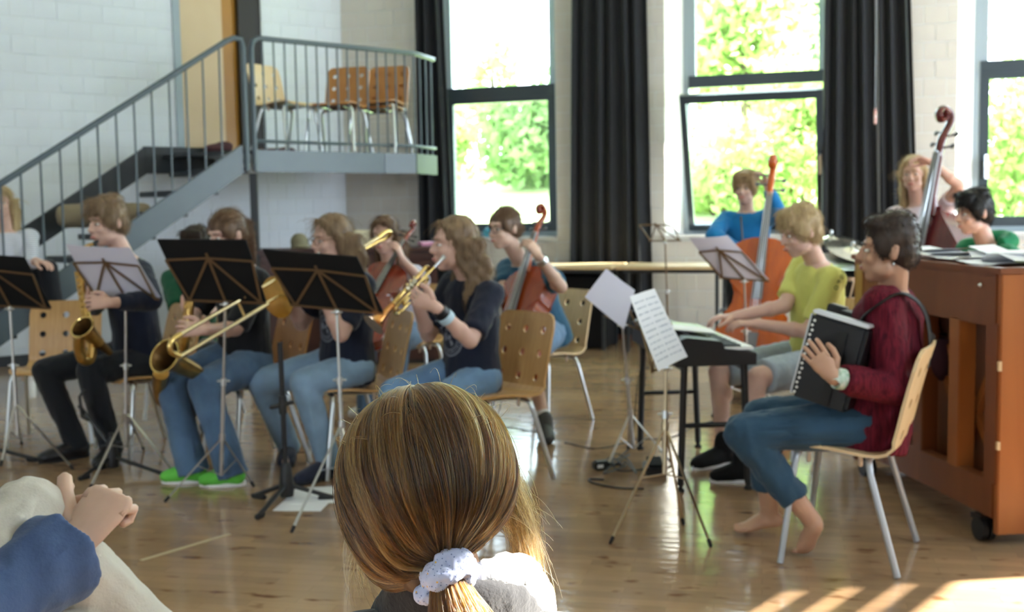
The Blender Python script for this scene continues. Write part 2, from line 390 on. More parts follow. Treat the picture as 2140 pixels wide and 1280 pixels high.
# --- windows
def window(name, i, s0, s1, tilt=False):
    dd = -.17; sw_ = s0; s0 = s0 + .15
    rv = MB(); vs = [wq(s, d, z) for z in (SILL, HEAD) for s, d in ((sw_, 0), (s0, dd - .01), (s0, -.34), (sw_, -.34))]; rv.add(vs, [(0, 1, 2, 3), (7, 6, 5, 4), (0, 4, 5, 1), (1, 5, 6, 2), (2, 6, 7, 3), (3, 7, 4, 0)]); rv.build('splayed_reveal', M['plaster'], wall_back, smooth=False)
    def fr(b, a0, a1, z0, z1, d0=dd - .07, d1=dd): slab(b, wq, a0, a1, z0, z1, d0, d1)
    jb = MB(); 
    for a0, a1, z0, z1 in ((s0, s0 + .05, SILL, HEAD), (s1 - .05, s1, SILL, HEAD), (s0 + .05, s1 - .05, HEAD - .05, HEAD), (s0 + .05, s1 - .05, SILL, SILL + .05)): fr(jb, a0, a1, z0, z1)
    o = tag(jb.build(name, M['frame_lt'], smooth=False), kind='structure')
    t = MB(); fr(t, s0 + .05, s1 - .05, 2.39, 2.50, dd - .07, dd + .015); t.build('transom', M['frame'], o, smooth=False)
    t = MB(); a0, a1 = s0 + .05, s1 - .05
    for q in ((a0, a0 + .06, 2.5, HEAD - .05), (a1 - .06, a1, 2.5, HEAD - .05), (a0 + .06, a1 - .06, HEAD - .11, HEAD - .05)): fr(t, *q, dd - .06, dd - .01)
    t.build('upper_sash', M['frame_lt'] if i < 3 else M['frame'], o, smooth=False)
    g = MB(); fr(g, a0 + .06, a1 - .06, 2.5, HEAD - .11, dd - .045, dd - .037); g.build('upper_pane', M['glass'], o, smooth=False)
    sl = MB(); slab(sl, wq, sw_, s1, SILL - .035, SILL, -.18, .05); sl.build('window_sill', mat('stone_sill', (.62, .63, .64), .6), o, smooth=False)
    lo, hi = SILL + .05, 2.39
    t = MB(); g = MB()
    if not tilt:
        for q in ((a0, a0 + .075, lo, hi), (a1 - .075, a1, lo, hi), (a0 + .075, a1 - .075, lo, lo + .085), (a0 + .075, a1 - .075, hi - .05, hi)): fr(t, *q, dd - .06, dd + .01)
        fr(g, a0 + .075, a1 - .075, lo + .085, hi - .05, dd - .045, dd - .037)
        t.build('lower_sash', M['frame'], o, smooth=False); g.build('lower_pane', M['glass'], o, smooth=False)
    else:                                   # tilted inwards at the top, hinged along the sill
        H = hi - lo; ang = math.radians(24); ez = V(0, 0, 1) * math.cos(ang) + WN * math.sin(ang); en = WN * math.cos(ang) - V(0, 0, 1) * math.sin(ang)
        o0 = wq(0, dd + .01, lo)
        def q2(s, d=0., z=0.): return o0 + WD * s + en * d + ez * z
        for q in ((a0, a0 + .055, 0, H), (a1 - .06, a1, 0, H), (a0 + .055, a1 - .06, 0, .06), (a0 + .055, a1 - .06, H - .075, H)): slab(t, q2, *q, -.03, .03)
        slab(g, q2, a0 + .055, a1 - .06, .06, H - .075, -.004, .004)
        t.build('tilted_sash', M['frame'], o, smooth=False); g.build('tilted_pane', M['glass'], o, smooth=False)
        h = MB(); slab(h, q2, a1 - .045, a1 - .015, H * .42, H * .56, .03, .07); h.build('sash_handle', M['chrome'], o, smooth=False, bevel=.004)
    return o
for i, (s0, s1) in enumerate(OPEN):
    w = window('window_%d' % (i + 1), i, s0, s1, tilt=(i == 1)); w3 = w if i == 2 else (w3 if i > 2 else w)
h = MB(); p = P(2032, 385, 9.75); h.box(wq(5.908 + .25, -.13, 1.55), (.03, .06, .16)); h.box(wq(5.908 + .25, -.10, 1.62), (.028, .03, .12)); h.build('sash_handle', M['chrome'], w3, smooth=False, bevel=.006)
for i, (s0, s1, z0, z1) in enumerate(ROPEN):
    jb = MB()
    for a0, a1, b0, b1 in ((s0, s0 + .07, z0, z1), (s1 - .07, s1, z0, z1), (s0, s1, z0, z0 + .07), (s0, s1, z1 - .07, z1), *([(s0, s1, zz, zz + .06) for zz in (2.64, 2.76, 2.88, 3.0)] if i == 2 else [])): slab(jb, rq, a0, a1, b0, b1, -.08, -.03)
    tag(jb.build('window_%d' % (i + 5), M['frame'], smooth=False), kind='structure')
bs = MB(); slab(bs, wq, .02, 11.1, 0, .09, 0.008, .024); tag(bs.build('baseboard_back', wood('red_brown_skirting', (.16, .05, .025), (.10, .03, .015)), smooth=False), kind='structure')
bs = MB(); slab(bs, lq, .02, 6.6, 0, .09, 0.008, .024); tag(bs.build('baseboard_left', M['steel_dk'], smooth=False), kind='structure')

# --- curtains
def curtain(name, label, top, bot, folds, d=.16, amp=.055, zt=4.3, zb=.06, mid=None, pinch=None):
    nz, ns = 26, folds * 8; vs = []
    for th in (0, 1):
        for k in range(nz + 1):
            f = k / nz; z = zb + (zt - zb) * f
            s0 = bot[0] + (top[0] - bot[0]) * f; s1 = bot[1] + (top[1] - bot[1]) * f
            for j in range(ns + 1):
                g = j / ns; w = 2 * PI * folds * g + .35 * math.sin(3 * f + g * 5)
                s = s0 + (s1 - s0) * g + .012 * math.sin(w * .5 + 1)
                vs.append(wq(s, d + amp * math.sin(w) * (.8 + .25 * math.sin(g * 17 + f * 2)) - th * .008, z))
    fs = []; n1 = (nz + 1) * (ns + 1)
    for k in range(nz):
        for j in range(ns):
            a = k * (ns + 1) + j; fs.append((a, a + 1, a + ns + 2, a + ns + 1)); fs.append((n1 + a, n1 + a + ns + 1, n1 + a + ns + 2, n1 + a + 1))
    for k in range(nz):
        for j in (0, ns): a = k * (ns + 1) + j; fs.append((a, a + ns + 1, n1 + a + ns + 1, n1 + a))
    for j in range(ns):
        for k in (0, nz): a = k * (ns + 1) + j; fs.append((a, a + 1, n1 + a + 1, n1 + a))
    b = MB(); b.add(vs, fs); return tag(b.build(name, M['curtain'], smooth=True, angle=1.2), label, 'curtain')
def sx(px, py=200, d=.16):
    dd = ray(px, py); o = wq(0, d); t = (o - CAM).dot(WN) / dd.dot(WN); q = CAM + dd * t; return (q - C0).dot(WD)
curtain('curtain', 'narrow charcoal curtain beside the stair landing', (sx(866, 0), sx(925, 0)), (sx(876, 560), sx(952, 500)), 3)
curtain('curtain', 'charcoal curtain hanging between the plain window and the tilted open window', (sx(1197, 0), sx(1346, 0)), (sx(1186, 520), sx(1362, 520)), 6)
curtain('curtain', 'charcoal curtain right beside the tilted open window, edge by the pull cord', (sx(1722, 0), sx(1818, 0)), (sx(1712, 500), sx(1838, 500)), 4)
curtain('curtain', 'charcoal curtain behind the pink-shirted bass player, right of the pull cord', (sx(1826, 0), sx(1893, 0)), (sx(1842, 500), sx(1932, 400)), 3)
cr = MB(); cr.tube([wq(.2, .16, 4.32), wq(8.3, .16, 4.32)], .018, 8); tag(cr.build('trim_1', M['steel_dk']), kind='structure')
pc = empty('pull_cord', 'curtain pull cord with a small red and white grip between two charcoal curtains', 'cord', P(1829, 243, 9.85))
c = MB(); x0 = P(1829, 225, 9.85) - pc.location; c.tube([x0, x0 + V(0, 0, 2.05)], .003, 6); c.build('cord', M['greytube'], pc)
c = MB(); x1 = P(1829, 260, 9.85) - pc.location; c.lathe([(.008, 0), (.014, .02), (.013, .1), (.006, .14)], x1, (0, 0, 1), 10); c.build('grip', mat('red_white_grip', (.62, .25, .22), .5, col2=(.8, .7, .68), vs=30), pc)

# --- door on the landing
do = empty('door_1', None, None); do['kind'] = 'structure'
def dpan(name, p0, p1, d0, d1, m, z1=3.9, z0=LZ):
    b = MB(); slab(b, lq, lw(p1)[0], lw(p0)[0], z0, z1, d0, d1); return b.build(name, m, do, smooth=False)
M['maple'] = wood('maple_door', (.66, .50, .31), (.62, .45, .26), .4, (1, 1, .4), ring=2.5)
M['amber'] = wood('amber_door_edge', (.50, .24, .03), (.42, .19, .02), .35, (1, 1, .4), ring=3)
dpan('door_leaf', 381, 473, -.10, -.04, M['maple']); dpan('frame_strip', 366, 381, -.12, .02, M['frame_lt'])
dpan('amber_panel', 473, 506, -.16, -.09, M['amber']); dpan('dark_gap_fill', 506, 552, -.3, -.02, mat('dark_gap_brown', (.012, .009, .007), .5))  # near-black box stands in for the dark door opening

# --- stair and landing
ST = V(-2.10, 9.15, 0); SD = LD; SN = -LN            # top newel, downhill run, towards the wall
def sq(run, back, z): return ST + SD * run + SN * back + V(0, 0, z)
stair = empty('staircase', 'blue grey steel staircase with open risers rising along the white brick wall', 'staircase', sq(0, 0, 0)); so_ = stair.location
def pb(b, name, m, root, **k):
    b.v = [tuple(Vector(v) - root.location) for v in b.v]; return b.build(name, m, root, **k)
SL = .645; SW = 1.0
def stringer(b, back, r0, r1, drop0, drop1, th=.05):
    p = [sq(r0, back, LZ + drop0), sq(r1, back, LZ - SL * (r1 - r0) + drop0), sq(r1, back, LZ - SL * (r1 - r0) + drop1), sq(r0, back, LZ + drop1)]
    q_ = [x + SN * th for x in p]; b.add(p + q_, [(0, 1, 2, 3), (7, 6, 5, 4), (0, 4, 5, 1), (1, 5, 6, 2), (2, 6, 7, 3), (3, 7, 4, 0)])
b = MB(); stringer(b, 0, .05, 2.85, .04, -.19); pb(b, 'stringer', M['steel'], stair, smooth=False, bevel=.006)
b = MB(); stringer(b, SW, .46, 2.95, .07, -.16); b.bar(sq(.48, SW + .025, LZ - .045), sq(-.15, SW + .025, LZ - .045), .05, .23); pb(b, 'stringer', M['steel_dk'], stair, smooth=False, bevel=.006)
for k in range(10):
    z = LZ - .17 * (k + 1); r = .17 * (k + .5) / SL
    b = MB(); c_ = sq(r, SW / 2 + .025, z); R = Matrix((SD, SN, V(0, 0, 1))).transposed(); b.box(c_, (.29, SW - .05, .045), R); pb(b, 'tread', M['steel_dk'], stair, smooth=False, bevel=.004)
rail = [sq(.03, 0, LZ + .07), sq(.03, 0, 2.58), sq(.05, 0, 2.66), sq(.12, 0, 2.675)]
rail = [sq(.02, 0, 1.62), sq(.02, 0, 2.60), sq(.035, 0, 2.66), sq(.09, 0, 2.67), sq(.16, 0, 2.64), sq(2.85, 0, 2.64 - SL * 2.69), sq(2.9, 0, .75), sq(2.9, 0, .0)]
b = MB(); b.tube(rail, .023, 10); pb(b, 'handrail', M['steel'], stair)
for k in range(19):
    r = .22 + .14 * k; b = MB(); z1 = 2.64 - SL * (r - .16); b.tube([sq(r, .025, LZ + .03 - SL * (r - .05)), sq(r, .01, z1)], .0085, 6); pb(b, 'baluster', M['steel'], stair)
land = empty('landing', 'blue grey steel landing platform with railing in front of the amber door', 'landing', ST.copy())
E1 = V(-.85, 10.30, 0); ED = (E1 - V(-2.06, 9.18, 0)).normalized(); E0 = V(-2.06, 9.18, 0)
b = MB(); poly = [E0, E1, E1 + WD * .55 + V(.02, .1, 0), wq(.95, .02), lq(.02, .02), lq(2.9, .02), E0 + SN * 1.05 - SD * -.02]
poly = [E0, E1, V(-.72, 10.75, 0), wq(.85, .02), lq(.02, .02), lq(2.25, .02), lq(2.25, 1.2)]
b.prism([(p.x, p.y) for p in poly], (0, 0, LZ - .03), (1, 0, 0), (0, 1, 0), (0, 0, 1), .03); pb(b, 'deck', M['steel_dk'], land, smooth=False)
b = MB(); b.bar(E0 + V(0, 0, 1.70), E0.lerp(E1, .78) + V(0, 0, 1.70), .03, .18); pb(b, 'fascia', M['steel'], land, smooth=False, bevel=.004)
b = MB(); e7 = E0.lerp(E1, .78); e8 = E1 + V(.0, -.05, 0); b.bar(e7 + V(0, 0, 1.70), e8 + V(0, 0, 1.70), .03, .18); pb(b, 'fascia', M['steel'], land, smooth=False, bevel=.004)
b = MB(); b.bar(e8 + V(0, 0, 1.70), V(-.70, 10.75, 1.70), .03, .18); pb(b, 'fascia', M['steel_dk'], land, smooth=False)
tp = [E0 + V(0, 0, 1.62), E0 + V(0, 0, 2.60), E0 + ED * .02 + V(0, 0, 2.66), E0 + ED * .07 + V(0, 0, 2.685), E1 + V(0, 0, 2.69), V(-.70, 10.75, 2.69)]
b = MB(); b.tube(tp, .022, 10); pb(b, 'top_rail', M['steel'], land)
b = MB(); b.tube([E0 + V(0, 0, 1.86), E1 + V(0, 0, 1.86), V(-.70, 10.75, 1.86)], .015, 8); pb(b, 'bottom_rail', M['steel'], land)
Lr = (E1 - E0).length
for k in range(1, 17):
    q_ = E0 + ED * (Lr * k / 16.); b = MB(); b.tube([q_ + V(0, 0, 1.79), q_ + V(0, 0, 2.68)], .008, 6); pb(b, 'baluster', M['steel'], land)
for k in range(1, 4):
    q_ = E1.lerp(V(-.70, 10.75, 0), k / 3.5); b = MB(); b.tube([q_ + V(0, 0, 1.79), q_ + V(0, 0, 2.68)], .008, 6); pb(b, 'baluster', M['steel'], land)
b = MB(); b.box(E0 + V(-.03, .05, .8), (.055, .055, 1.6)); pb(b, 'post', M['steel_dk'], land, smooth=False)
# rolled khaki blanket on the stair, red things on the landing
b = MB(); c0, c1 = P(118, 452, 8.9), P(318, 448, 9.05); d_ = (c1 - c0)
b.loft([c0 + d_ * t for t in (0, .02, .08, .3, .5, .7, .92, .98, 1)], [.03, .07, .092, .095, .09, .096, .09, .07, .03], n=16)
tag(organic(b, 'rolled_blanket', mat('khaki_cloth', (.27, .215, .135), .9, var=.2, bump=.3), voxel=.012, wr=.004), 'khaki rolled blanket lying on the stair treads', 'blanket')
MR = mat('maroon_cloth', (.09, .03, .035), .8, var=.3)
b = MB(); p = P(455, 312, 9.9); p.z = LZ; b.ell(p + V(0, 0, .05), (.13, .1, .05)); b.ell(p + V(.05, .02, .08), (.08, .07, .04)); tag(organic(b, 'folded_cloth', MR, voxel=.012), 'dark maroon cloth heap at the top of the stair by the door', 'cloth')
b = MB(); p = P(565, 305, 10.3); p.z = LZ; b.ell(p + V(0, 0, .035), (.2, .09, .04)); b.ell(p + V(.13, .03, .045), (.1, .07, .04)); tag(organic(b, 'folded_cloth', MR, voxel=.012), 'flat maroon cloth on the landing floor under the pale chair', 'cloth')

# ================================================================== OUTSIDE
gb = MB(); nx, ny = 30, 24; vs = []
def hill(x, y):
    t = max(0, (y + .32 * x - 12.6)); return -.15 + min(2.6, .17 * t) + .25 * mnoise.noise(Vector((x * .2, y * .2, 0)))
for j in range(ny + 1):
    for i in range(nx + 1):
        x, y0 = -14 + 44 * i / nx, 0; y = 11.9 - .32 * x + 40 * j / ny; vs.append((x, y, hill(x, y)))
gb.add(vs, [(j * (nx + 1) + i, j * (nx + 1) + i + 1, (j + 1) * (nx + 1) + i + 1, (j + 1) * (nx + 1) + i) for j in range(ny) for i in range(nx)])
tag(gb.build('lawn', mat('sunlit_lawn', (.42, .56, .20), .9, col2=(.55, .62, .30), vs=1.2)), kind='structure')
LEAF = [leaf_mat('pale_leaves', (.46, .58, .22), (.30, .44, .13)), leaf_mat('green_leaves', (.17, .28, .10), (.28, .41, .15)), leaf_mat('grey_green_leaves', (.34, .44, .28), (.22, .33, .18))]
def bush(label, c, r, n, m, leaf=.10, cat='bush', trunk=False, seed=0, group=None):
    rng = np.random.RandomState(seed); root = empty('leafy_' + cat, label, cat, (c[0], c[1], hill(c[0], c[1])), group=group)
    cl = rng.normal(size=(22, 3)); cl /= np.linalg.norm(cl, axis=1)[:, None]; cl *= rng.uniform(.35, .95, (22, 1)); cl *= np.array(r)
    k = rng.randint(0, 22, n); p = cl[k] + rng.normal(size=(n, 3)) * np.array(r) * .17
    p[:, 2] += c[2] - root.location.z
    p = p[p[:, 2] > .02]; n = len(p)
    a = rng.normal(size=(n, 3)); a /= np.linalg.norm(a, axis=1)[:, None]; b_ = rng.normal(size=(n, 3)); b_ -= a * (a * b_).sum(1)[:, None]; b_ /= np.linalg.norm(b_, axis=1)[:, None]
    s = leaf * rng.uniform(.6, 1.3, (n, 1)); vs = np.stack([p - a * s, p + b_ * s * .5, p + a * s, p - b_ * s * .5], 1).reshape(-1, 3)
    me = bpy.data.meshes.new('foliage'); me.from_pydata(vs.tolist(), [], np.arange(4 * n).reshape(-1, 4).tolist()); me.materials.append(m)
    o = link(bpy.data.objects.new('foliage', me), root); o['kind'] = 'stuff'
    t = MB(); h = c[2] - root.location.z
    for q in range(1 if trunk else 4):
        x, y = (0, 0) if trunk else (rng.uniform(-.4, .4) * r[0], rng.uniform(-.4, .4) * r[1]); t.tube([(x * .3, y * .3, -.1), (x * .6, y * .6, h * .5), (x, y, h + r[2] * .3)], [.14 if trunk else .04, .11 if trunk else .03, .03], 7)
    t.build('trunk' if trunk else 'stem', mat('bark', (.10, .07, .045), .9), root); return root
bush('broad green bush on the lawn seen through the left window', (1.3, 23.5, 2.75), (2.3, 1.4, 1.35), 5200, LEAF[1], .13, seed=1)
bush('pale green bush seen through the left half of the left window', (-1.7, 25.5, 3.0), (1.4, 1.4, 1.2), 3800, LEAF[0], .13, seed=2)
bush('low bush on the lawn seen at the right edge of the left window', (1.75, 18.6, 1.5), (.9, .9, .75), 2200, LEAF[0], .09, seed=3)
bush('tall slim young tree behind the bushes seen through the left window', (-.4, 29, 4.6), (.7, .7, 1.3), 500, LEAF[0], .14, 'tree', True, seed=4)
bush('pale leafy bush just outside the tilted open window', (4.6, 17.2, 2.0), (1.6, 1.1, 1.5), 5200, LEAF[0], .09, seed=5)
bush('yellowish green bush low behind the blue-jacketed bass player', (3.5, 18.6, 1.4), (1.1, 1.0, 1.0), 3200, LEAF[0], .09, seed=6)
bush('big grey green tree high behind the tilted window', (9.0, 28.5, 7.4), (2.6, 2.2, 3.0), 7000, LEAF[2], .2, 'tree', True, seed=7)
bush('bright leafy tree at the upper left of the tilted window', (4.9, 23.5, 5.0), (1.3, 1.4, 2.0), 4200, LEAF[0], .15, 'tree', True, seed=8)
bush('dense sunlit bush filling the far right window', (7.4, 15.2, 2.1), (1.5, 1.2, 1.7), 6500, LEAF[0], .08, seed=9)
bush('green bush behind the green-hooded drummer outside the far right window', (8.9, 16.0, 1.4), (1.3, 1.0, 1.4), 3200, LEAF[1], .08, seed=10)
hs = empty('house', 'white house with a pale grey roof among the bushes outside the tilted window', 'house', (7.6, 35.5, 2.2))
b = MB(); b.box((0, 0, 1.3), (5.2, 4, 2.6)); b.build('wall', mat('white_render', (.85, .84, .8), .8), hs, smooth=False)
b = MB(); b.add([(-2.9, -2.3, 2.5), (2.9, -2.3, 2.5), (2.9, 2.3, 2.5), (-2.9, 2.3, 2.5), (-2.9, 0, 4.2), (2.9, 0, 4.2)], [(0, 1, 5, 4), (2, 3, 4, 5), (1, 2, 5), (3, 0, 4), (0, 3, 2, 1)]); b.build('roof', mat('pale_roof', (.6, .6, .6), .7), hs, smooth=False)
b = MB(); b.bar((-2.9, -2.33, 2.45), (2.9, -2.33, 2.45), .12, .14); b.build('gutter', mat('grey_gutter', (.25, .28, .3), .5), hs, smooth=False)
# unseen slab added above the windows to cut off high sun
b = MB(); slab(b, wq, -1, 11.5, 4.25, 4.45, -1.6, -.36); tag(b.build('sun_blocker', M['plaster'], smooth=False), kind='structure')

# ================================================================== FURNITURE
def frame_m(o, x, y, z):
    m = Matrix((Vector(x), Vector(y), Vector(z))).transposed().to_4x4(); m.translation = Vector(o); return m
def to_world(root, o=None):
    return o if o is not None else root
def chair_shell():
    prof = [(.215, .402), (.205, .416), (.18, .423), (.12, .424), (.05, .420), (-.02, .411), (-.08, .403), (-.125, .403), (-.155, .412), (-.178, .434), (-.190, .462), (-.200, .50), (-.218, .58), (-.238, .66), (-.252, .71), (-.262, .745), (-.270, .768), (-.274, .780)]
    nv = len(prof); nu = 14; vs = []
    for i, (y, z) in enumerate(prof):
        hw = .205
        if i > nv - 5: d = (z - .71) / .07; hw = .205 - .055 * (1 - math.sqrt(max(0, 1 - min(1, d) ** 2)))
        if i < 3: hw = .205 - (.03, .012, .003)[i]
        for j in range(nu + 1):
            u = -1 + 2 * j / nu; c = (.012 if i > 9 else .006) * (u * u); vs.append((u * hw, y + (c if i > 9 else 0), z + (c if i <= 9 else 0)))
    fs = [(i * (nu + 1) + j, i * (nu + 1) + j + 1, (i + 1) * (nu + 1) + j + 1, (i + 1) * (nu + 1) + j) for i in range(nv - 1) for j in range(nu)]
    me = bpy.data.meshes.new('shell'); me.from_pydata(vs, [], fs); cut = MB()
    for z in (.475, .585, .695):
        for x in (-.13, 0, .13): y = -.19 - (z - .462) * .27; cut.loft([(x, y - .08, z - .01), (x, y + .08, z + .015)], .019, n=14)
    cm = cut.mesh('cut'); bm = bmesh.new(); bm.from_mesh(cm); bmesh.ops.recalc_face_normals(bm, faces=bm.faces); bm.to_mesh(cm); bm.free()
    co_ = bpy.data.objects.new('cut', cm); COL.objects.link(co_)
    r = finish(me, [('SOLIDIFY', dict(thickness=.011, offset=0)), ('BOOLEAN', dict(operation='DIFFERENCE', object=co_, solver='EXACT'))])
    bpy.data.objects.remove(co_)
    for p in r.polygons: p.use_smooth = False
    r.materials.clear(); r.name = 'seat_shell'; return r
SHELL = {}
_sh = chair_shell()
for k in ('chairwood', 'chairpale', 'chairdark'): q = _sh.copy(); q.materials.append(M[k]); SHELL[k] = q; q.name = 'seat_shell'
def leg_mesh(sx, front):
    y0 = .15 if front else -.09; yf = .20 if front else -.20; z0 = .403 if front else .388
    b = MB(); p = [V(sx * .09, y0, z0), V(sx * .165, y0, z0), V(sx * .192, y0 + (yf - y0) * .06, z0 - .012), V(sx * .204, y0 + (yf - y0) * .12, z0 - .045), V(sx * .2325, yf, .004)]; b.tube(p, .0115, 10); return b
CH = {}
def chair(label, c, f, wood_='chairwood', metal='chrome', z=0., group='perforated plywood chairs', sc=1.0):
    root = empty('plywood_chair', label, 'chair', (c[0], c[1], z), math.atan2(-f[0], f[1]), group); root.scale = (sc,) * 3
    o = link(bpy.data.objects.new('seat_shell', SHELL[wood_]), root)
    if metal not in CH:
        L = []
        for sx_ in (1, -1):
            for fr in (1, 0):
                q = leg_mesh(sx_, fr).build('leg', M[metal]); L.append(('leg', q.data)); bpy.data.objects.remove(q)
        b = MB(); b.tube([(.10, .15, .403), (.10, -.09, .388)], .008, 8); b.tube([(-.10, .15, .403), (-.10, -.09, .388)], .008, 8); b.tube([(-.10, .15, .403), (.10, .15, .403)], .009, 8); b.tube([(-.10, -.09, .388), (.10, -.09, .388)], .009, 8)
        q = b.build('seat_frame', M[metal]); L.append(('seat_frame', q.data)); bpy.data.objects.remove(q)
        for x, y in ((.15, .12), (-.15, .12), (.15, -.06), (-.15, -.06)):
            b = MB(); b.cap((x, y, .392), (x, y, .366), .008, .008, 8); q = b.build('spacer', M['peg']); L.append(('spacer', q.data)); bpy.data.objects.remove(q)
        CH[metal] = L
    for n, me in CH[metal]: link(bpy.data.objects.new(n, me), root)
    return root
M['peg'] = mat('cream_peg', (.65, .52, .40), .5)
chair('plywood chair with perforated back under the barefoot accordion player', (1.225, 4.03), (-.887, .46), 'chairpale', 'greytube')
chair('plywood chair with perforated back under the trumpet player', (-.12, 5.27), (-.76, -.64))
chair('plywood chair with perforated back under the teal-shirted cellist', (.17, 6.74), (-.70, -.71), 'chairpale')
chair('plywood chair under the trombone player with pale jeans', (-.79, 5.54), (-.93, -.36))
chair('plywood chair with shade-darkened back under the girl with green shoes', (-1.34, 5.74), (-.82, -.57), 'chairdark')  # darker wood tone puts the shade into this back
chair('plywood chair under the saxophone boy in black trousers', (-2.0, 6.06), (-.75, -.66))
chair('empty amber plywood chair behind the far left music stand', (-2.62, 6.40), (.10, -.99), 'chairwood')
chair('plywood chair under the cello girl in pale lilac', (-.71, 7.40), (-.3, -.95))
chair('plywood chair under the keyboard boy in lemon yellow', (1.52, 5.76), (-.97, -.22))
chair('plywood chair under the half hidden person in green', (-2.02, 7.04), (-.3, -.95))
chair('sunlit plywood chair at the left end of the landing, facing right', (-1.93, 9.85), (.86, -.50), 'chairpale', z=LZ)  # paler wood tone puts the sunlight into this chair
chair('amber plywood chair in the middle of the landing, back against the wall', (-1.50, 10.00), (-.28, -.96), 'chairdark', z=LZ)
chair('amber plywood chair at the right end of the landing, lower of the stack', (-1.18, 10.36), (-.30, -.95), 'chairdark', z=LZ)
chair('amber plywood chair at the right end of the landing, stacked on top', (-1.175, 10.35), (-.30, -.95), 'chairdark', z=LZ + .045)

# ---- upright piano seen from the back
M['piano'] = wood('red_brown_piano', (.235, .075, .025), (.165, .050, .017), .38, (1, 1, .25), ring=4)
M['pianolt'] = wood('orange_brown_piano', (.40, .135, .035), (.30, .092, .024), .35, (1, 1, .2), ring=4)
M['ochre'] = wood('ochre_wood', (.45, .27, .07), (.38, .21, .05), .45, (1, 1, .3))
pc0 = V(1.775, 4.06, 0); PK = V(-.108, .994, 0).normalized(); PD = V(.994, .108, 0).normalized()
pno = empty('upright_piano', 'red-brown upright piano on casters seen from its open ribbed back', 'piano', pc0); pno.matrix_world = frame_m(pc0, PK, PD, V(0, 0, 1)) if False else Matrix.Translation(pc0) @ Matrix.Rotation(math.atan2(PD.y, PD.x), 4, 'Z')
# local x = depth (to the right), y = along the back (away)
PLn, PH, PZ = 1.30, 1.035, .045
b = MB(); b.box((.27, .015, (PH + PZ) / 2 - .01), (.54, .03, PH - PZ - .02)); b.build('side_panel', M['pianolt'], pno, bevel=.004, smooth=False)
b = MB(); b.box((.27, PLn - .015, (PH + PZ) / 2 - .01), (.54, .03, PH - PZ - .02)); b.build('side_panel', M['piano'], pno, bevel=.004, smooth=False)
b = MB(); b.box((.012, PLn - .07, .80), (.04, .08, .38)); b.build('end_post', M['ochre'], pno, bevel=.003, smooth=False)
b = MB(); b.box((.27, PLn / 2, PH - .012), (.57, PLn + .02, .024)); b.build('lid', M['piano'], pno, bevel=.004, smooth=False)
b = MB(); b.box((.02, PLn / 2, .915), (.05, PLn - .06, .20)); b.build('top_rail', M['piano'], pno, bevel=.003, smooth=False)
b = MB(); b.box((.02, PLn / 2, .17), (.05, PLn - .06, .14)); b.build('bottom_rail', M['piano'], pno, bevel=.003, smooth=False)
b = MB(); b.box((.13, PLn / 2, .53), (.015, PLn - .06, .86)); b.build('soundboard', M['piano'], pno, smooth=False)
for k, y in enumerate((.055, .33, .63, .93, 1.235)): b = MB(); b.box((.03, y, .53), (.07, .085, .60)); b.build('post', M['pianolt'] if k % 2 else M['piano'], pno, bevel=.004, smooth=False)
for a_, b__ in (((.10, .12, .78), (.10, .42, .32)), ((.10, .72, .78), (.10, .44, .32)), ((.10, .76, .78), (.10, 1.1, .32)), ((.10, .2, .30), (.10, .6, .70))):
    b = MB(); b.bar(a_, b__, .035, .03, (1, 0, 0)); b.build('rib', M['pianolt'], pno, bevel=.002, smooth=False)
b = MB(); b.box((.27, PLn / 2, PZ + .06), (.5, PLn - .06, .03)); b.build('bottom_board', M['piano'], pno, smooth=False)
b = MB(); b.box((.53, PLn / 2, .86), (.02, PLn - .06, .33)); b.build('front_panel', M['piano'], pno, smooth=False)
b = MB(); b.box((.62, PLn / 2, .63), (.24, PLn - .02, .06)); b.build('key_bed', M['piano'], pno, bevel=.004, smooth=False)
b = MB(); b.box((.50, PLn / 2, .35), (.02, PLn - .06, .5)); b.build('lower_panel', M['piano'], pno, smooth=False)
for x, y in ((-.01, .10), (.45, .10), (-.01, PLn - .16), (.45, PLn - .16)):
    b = MB(); b.loft([(x - .012, y, .045), (x + .012, y, .045)], .044, n=16); b.loft([(x + .02, y, .045), (x + .04, y, .045)], .044, n=16); b.box((x + .015, y + .02, .085), (.05, .07, .02)); b.build('caster', M['black'], pno)
for z, w in ((.765 - .09, .035), (.38, .03)): b = MB(); b.box((-.0005, .004, z), (.012, .012, w)); b.build('worn_chip', mat('bare_wood_chip', (.62, .45, .26), .7), pno, smooth=False)
b = MB(); b.lathe([(.004, 0), (.009, .003), (.004, .012)], (-.008, .13, .965), (-1, 0, 0), 10); b.build('screw', M['chrome'], pno)
